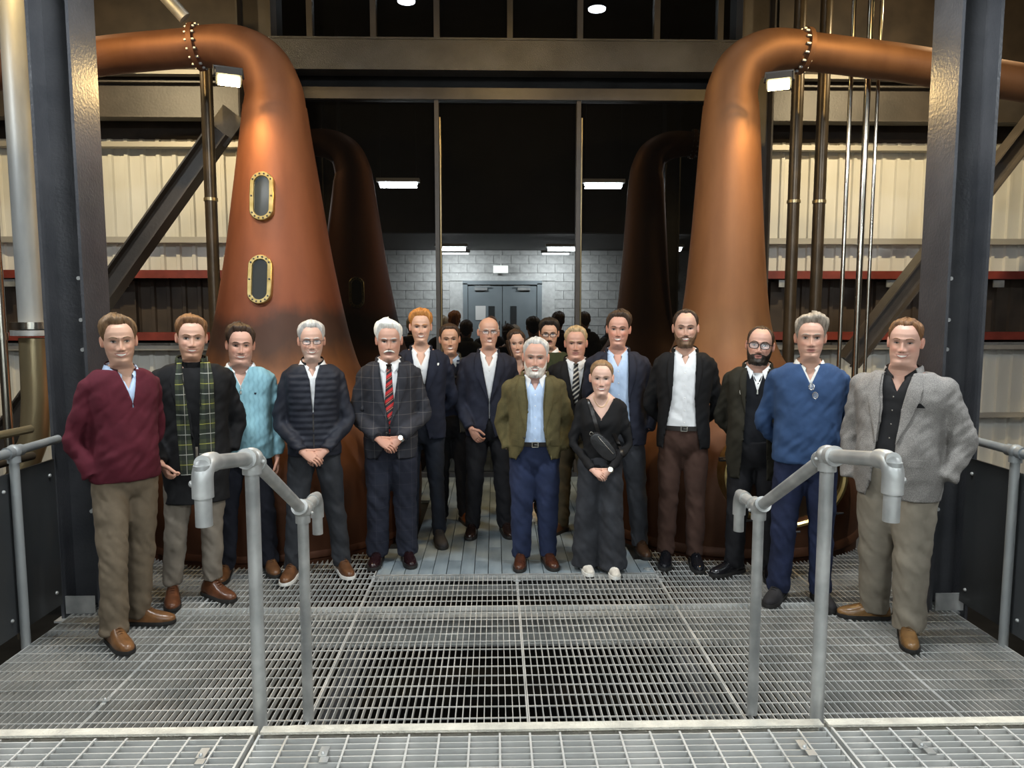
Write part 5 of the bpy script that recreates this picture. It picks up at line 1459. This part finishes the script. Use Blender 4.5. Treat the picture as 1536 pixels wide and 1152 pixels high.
# 13 woman in front
def x13(P):
    k = P['k']; hd = P['hd']
    o = MB().ball((0, .108, .16), .04, 14, 10, (1.05, .8, 1)).build('hair_bun', H_LTBR, P['root'], True); o.matrix_local = P['MH']
    fig = P['fig']; bv = P['bv']
    e = empty('belt_bag', (0, 0, 0)); e.parent = P['root']
    rows = []
    for i in range(16):
        t = i / 15; z = (1.47 - t * .28) * k; x = -.085 + t * .07
        rows.append((z, x - .013, x + .013))
    patch('strap', rows, 2, bv, .006, M_BELT, e)
    R = Matrix.Rotation(math.radians(48), 3, 'Y'); c = Vector((.012, front_y(bv, .01, 1.1 * k) - .035, 1.1 * k)); rs = []
    for q, sx_, sy_ in ((-1, .8, .0), (-.9, .95, .6), (-.4, 1, 1), (.4, 1, 1), (.9, .95, .6), (1, .8, .0)):
        ring = []
        for j in range(24):
            a = 2 * PI * j / 24
            px_ = sup(math.cos(a), .55) * .115 * sx_; pz_ = sup(math.sin(a), .6) * .055 * sx_
            ring.append(c + R @ Vector((px_, q * .032, pz_ * (1 - .25 * (px_ / .115) ** 2))))
        rs.append(ring)
    MB().rings(rs).build('pouch', mat('bag_leather', (.014, .014, .016), .32, build=noise_col((.011, .011, .012), (.02, .02, .022), 20, bump=.2)), e, True, 50)
    MB().tube([c + R @ Vector((x, -.034, .022)) for x in (-.08, -.03, .03, .08)], .003, 6).build('zip', M_METAL, e)
    MB().tube([c + R @ Vector((-.12 + .012 * math.cos(a), -.01, .012 * math.sin(a))) for a in [2 * PI * j / 12 for j in range(13)]], .003, 6).build('ring', M_METAL, e)
    rows = [(((1.2 - .18 * t) * k), .075 + t * .07, .1 + t * .07) for t in [i / 8 for i in range(9)]]
    patch('strap', rows, 2, bv, .006, M_BELT, e)
    nk = []
    for j in range(25):
        t = j / 24 * 2 - 1; x = t * .058; z = (1.412 + .085 * abs(t) ** 2.2) * k
        nk.append((x, front_y(bv_body, x, z) - .003, z))
    MB().tube(nk, .0016, 6).build('necklace', M_BRASS, P['root'])
    watch(P, 1, CLASP_R[0])
bv_body = None
def x13w(P):
    global bv_body
    bv_body = bvh_of(P['body']); x13(P)
person('young woman in a black v-neck top with a black belt bag across her chest', (.745, 5.10), 1.52, yaw=-6, w=.95, head=1.0, fem=True, hyaw=-2, hroll=1, depth=.95,
       skin=(.68, .47, .39), lip=(.5, .2, .18), hd=Head(.92, .1, .85, .85, .98, True), hairc=H_LTBR, hair=dict(line=HL(front=.203, temple=.182, side=.12, nape=.03), top=.012, side=.006, back=.01, wob=.002), brow=H_LTBR, rosy=.5,
       arms=('clasp', 'clasp'), hands=(CLASP_L, CLASP_R), trousers=cloth('charcoal_denim', (.032, .034, .04), .25, fine=.15), legr=(.096, .088, .096, .106), hemz=.03, feet=((-.10, .02, 14), (.095, -.02, 6)), shoes=shoemat('white_shoe', (.66, .62, .55), .5), solem=M_SOLEW,
       top=dict(kind='sweater', name='top', mat=C_BLACK, hem=.96, grow=.012, neck=1.475, arm=(.054, .049, .043, .038, .033), open=((1.31, 0, 0), (1.33, .006, .006), (1.4, .05, .05), (1.475, .085, .085))), extra=x13w)
# 14 navy blazer, light blue shirt
person('tall dark-haired man in a navy blazer and light blue shirt, grinning', (.96, 5.56), 1.858, yaw=-9, w=1.06, head=1.07, hyaw=-2, hroll=2, lean=-.04,
       skin=(.6, .345, .27), hd=Head(1.0, .15, .95), hairc=H_DKBR, hair=dict(line=HL(front=.201, temple=.185, side=.105), top=.024, side=.006, quiff=.006, sweep=.006, wob=.006), brow=H_DKBR, rosy=.6,
       arms=('side', 'pocket'), trousers=cloth('slate_trouser', (.03, .032, .038), .25), feet=((-.08, .03, -5), (.17, -.02, 12)), shoes=shoemat('brown_c', (.07, .034, .016)), belt=True,
       shirt=C_SKY, collar=C_SKY, collar_open=.03, top=dict(kind='jacket', name='blazer', mat=C_NAVY, hem=.82, grow=.026, open=((.82, .13, .1), (1.0, .09, .08), (1.2, .078, .07), (1.5, .078, .078)), lapel=(1.49, 1.15, .07)), extra=lambda P: placket(P, C_SKY))
# 15 black jacket, white shirt, brown trousers
person('tall bearded man in a black jacket, white shirt and brown trousers', (1.37, 5.25), 1.873, yaw=-12, w=.98, head=1.08, hyaw=-2, hroll=0,
       skin=(.58, .38, .3), hd=Head(.98, .0, .7), hairc=H_DKBR, hair=dict(line=HL(front=.212, temple=.198, recede=.006, side=.11), top=.012, side=.005, back=.008, quiff=.006), beard=(hairmat('beard_brown', (.07, .038, .02), (.2, .12, .07)), .006, .010), brow=H_DKBR, eyes='squint',
       arms=('behind', 'behind'), trousers=cloth('brown_trouser', (.05, .026, .019), .15), feet=((-.105, .0, -4), (.105, -.01, 6)), shoes=shoemat('black_s', (.01, .01, .011), .15), belt=True, hemz=.07,
       shirt=C_WHITE, collar=C_WHITE, collar_open=.022, top=dict(kind='jacket', name='jacket', mat=C_BLACK, hem=.84, grow=.024, open=((.84, .15, .12), (1.0, .125, .085), (1.2, .09, .07), (1.5, .076, .076)), lapel=(1.49, 1.15, .05)), extra=lambda P: placket(P, C_WHITE))
# 16 dark jacket, black quarter zip, glasses
def x16(P):
    patch('zip_pull', [(1.355 * P['k'], -.004, .004), (1.325 * P['k'], -.005, .005)], 1, P['sb'], .008, M_METAL, P['top'])
    flap(P, -.115, -.1, 1.35, .03, M_SOLEW, 'badge', .004)
person('bearded man with dark round glasses in a dark open jacket', (1.81, 5.0), 1.762, yaw=-18, w=1.03, belly=.04, head=1.1, hyaw=-4, hroll=5, hpitch=-4,
       skin=(.58, .36, .29), hd=Head(1.04, .45, .5), hairc=H_DKBR, hair=dict(line=HL(front=.212, temple=.204, recede=.004, side=.1), top=.006, side=.005, back=.008), beard=(H_BLACK, .004, .004), brow=H_DKBR, glasses=(M_BLACKP, .026, .0175, .0024), teeth=False, eyes='squint',
       arms=('behind', 'side'), hands=(None, None), trousers=C_BLKTR, feet=((-.12, .0, -48), (.12, .0, 5)), shoes=shoemat('black_d', (.012, .011, .011), .2),
       shirt=cloth('black_quarter_zip', (.008, .009, .012), .15, .9), collar=C_WHITE, collar_open=.03, top=dict(kind='jacket', name='open_jacket', mat=cloth('dark_olive_wool', (.02, .018, .012), .2), hem=.72, grow=.03, open=((.72, .1, .08), (1.2, .075, .06), (1.5, .07, .07)), lapel=(1.49, 1.2, .05)),
       extra=lambda P: (x16(P), patch('shirt_front', [((1.468 - i * .016) * P['k'], -.036 * (1 - i / 8.2), .036 * (1 - i / 8.2)) for i in range(8)], 4, bvh_of(P['parts']['shirt'], P['body']), .005, C_WHITE, P['root'])))
# 17 blue quarter zip
def x17(P):
    k = P['k']; e = empty('hanging_glasses'); e.parent = P['root']
    for dx, dz in ((.0, 1.375), (.022, 1.325)):
        pts = []
        for j in range(17):
            a = 2 * PI * j / 16; x = dx + .02 * math.cos(a) * .8 + .004; z = dz * k + .02 * math.sin(a)
            pts.append((x, front_y(P['bv'], x, z) - .008, z))
        MB().tube(pts, .0018, 6, False).build('rim', M_METAL, e); MB().rings([[(x, y + q, z) for x, y, z in pts[:-1]] for q in (-.0004, .0004)]).build('lens', M_LENS, e)
C_PAT = cloth('patterned_shirt', (.6, .6, .57), .12, .7, scale=60)
person('grey-haired man in a blue sweater with spectacles hung at the collar', (1.965, 4.53), 1.827, yaw=-18, w=1.08, belly=.02, head=1.08, hyaw=-2, hpitch=-2,
       skin=(.57, .36, .28), hd=Head(1.0, .1, .1), hairc=H_SALT, hair=dict(line=HL(front=.2, temple=.187, side=.1), top=.028, side=.010, quiff=.012, sweep=.007, wob=.006), teeth=False, brow=H_SALT,
       arms=('behind', 'behind'), trousers=cloth('blue_jeans', (.014, .02, .05), .3, fine=.15), feet=((-.135, -.01, -22), (.12, .02, 14)), shoes=shoemat('suede', (.016, .013, .012), .85),
       shirt=C_PAT, collar=C_PAT, collar_open=.026, top=dict(kind='sweater', name='sweater', mat=cloth('blue_knit', (.032, .066, .15), .15, .9, fine=.1), hem=.945, grow=.024, neck=1.505, open=((1.375, 0, 0), (1.39, .003, .003), (1.5, .055, .055)), collar=(cloth('dark_slate_rib', (.012, .014, .02), .1), .026, .6)), extra=x17)
# 18 grey tweed blazer
c18 = cloth('grey_tweed', (.27, .255, .24), .1, .9, fine=.55)
def x18(P):
    k = P['k']
    buttons(P, [1.37 - i * .075 for i in range(5)], -.01, M_METAL, .0045, P['parts']['shirt'], P['sb'])
    flap(P, .085, .175, 1.04, .04, c18); flap(P, -.19, -.12, 1.04, .04, c18)
    patch('pocket_square', [(1.345 * k, .125, .13), (1.333 * k, .112, .142), (1.32 * k, .1, .152)], 3, P['gb'], .008, C_BLACK, P['top'])
    flap(P, .098, .155, 1.322, .012, c18, 'breast_pocket', .005)
person('broad man in a grey tweed blazer over a black shirt, hand in pocket', (2.305, 4.07), 1.815, yaw=-44, w=1.2, belly=.05, head=1.06, hyaw=8, hroll=2, sh=1.03,
       skin=(.64, .41, .33), hd=Head(1.1, .6, .75), hairc=H_RED, hair=dict(line=HL(front=.201, temple=.182, recede=.004, side=.118), top=.014, side=.004, quiff=.004, wob=.004), brow=H_RED, rosy=.5, eyes='squint',
       arms=('side', 'pocket'), trousers=cloth('stone_trouser', (.215, .19, .15), .12), feet=((-.13, .12, -55), (.10, -.06, 22)), shoes=shoemat('light_tan', (.26, .13, .04), .25), legr=(.108, .088, .08, .074),
       shirt=cloth('black_shirt', (.01, .01, .011), .2, .7), collar=C_BLACK, collar_open=.03, top=dict(kind='jacket', name='tweed_blazer', mat=c18, hem=.80, grow=.03, arm=(.068, .064, .059, .054, .05), open=((.8, .14, .06), (.9, .10, .035), (1.1, .075, .03), (1.3, .055, .04), (1.5, .076, .076)), lapel=(1.49, 1.12, .085)), extra=x18)
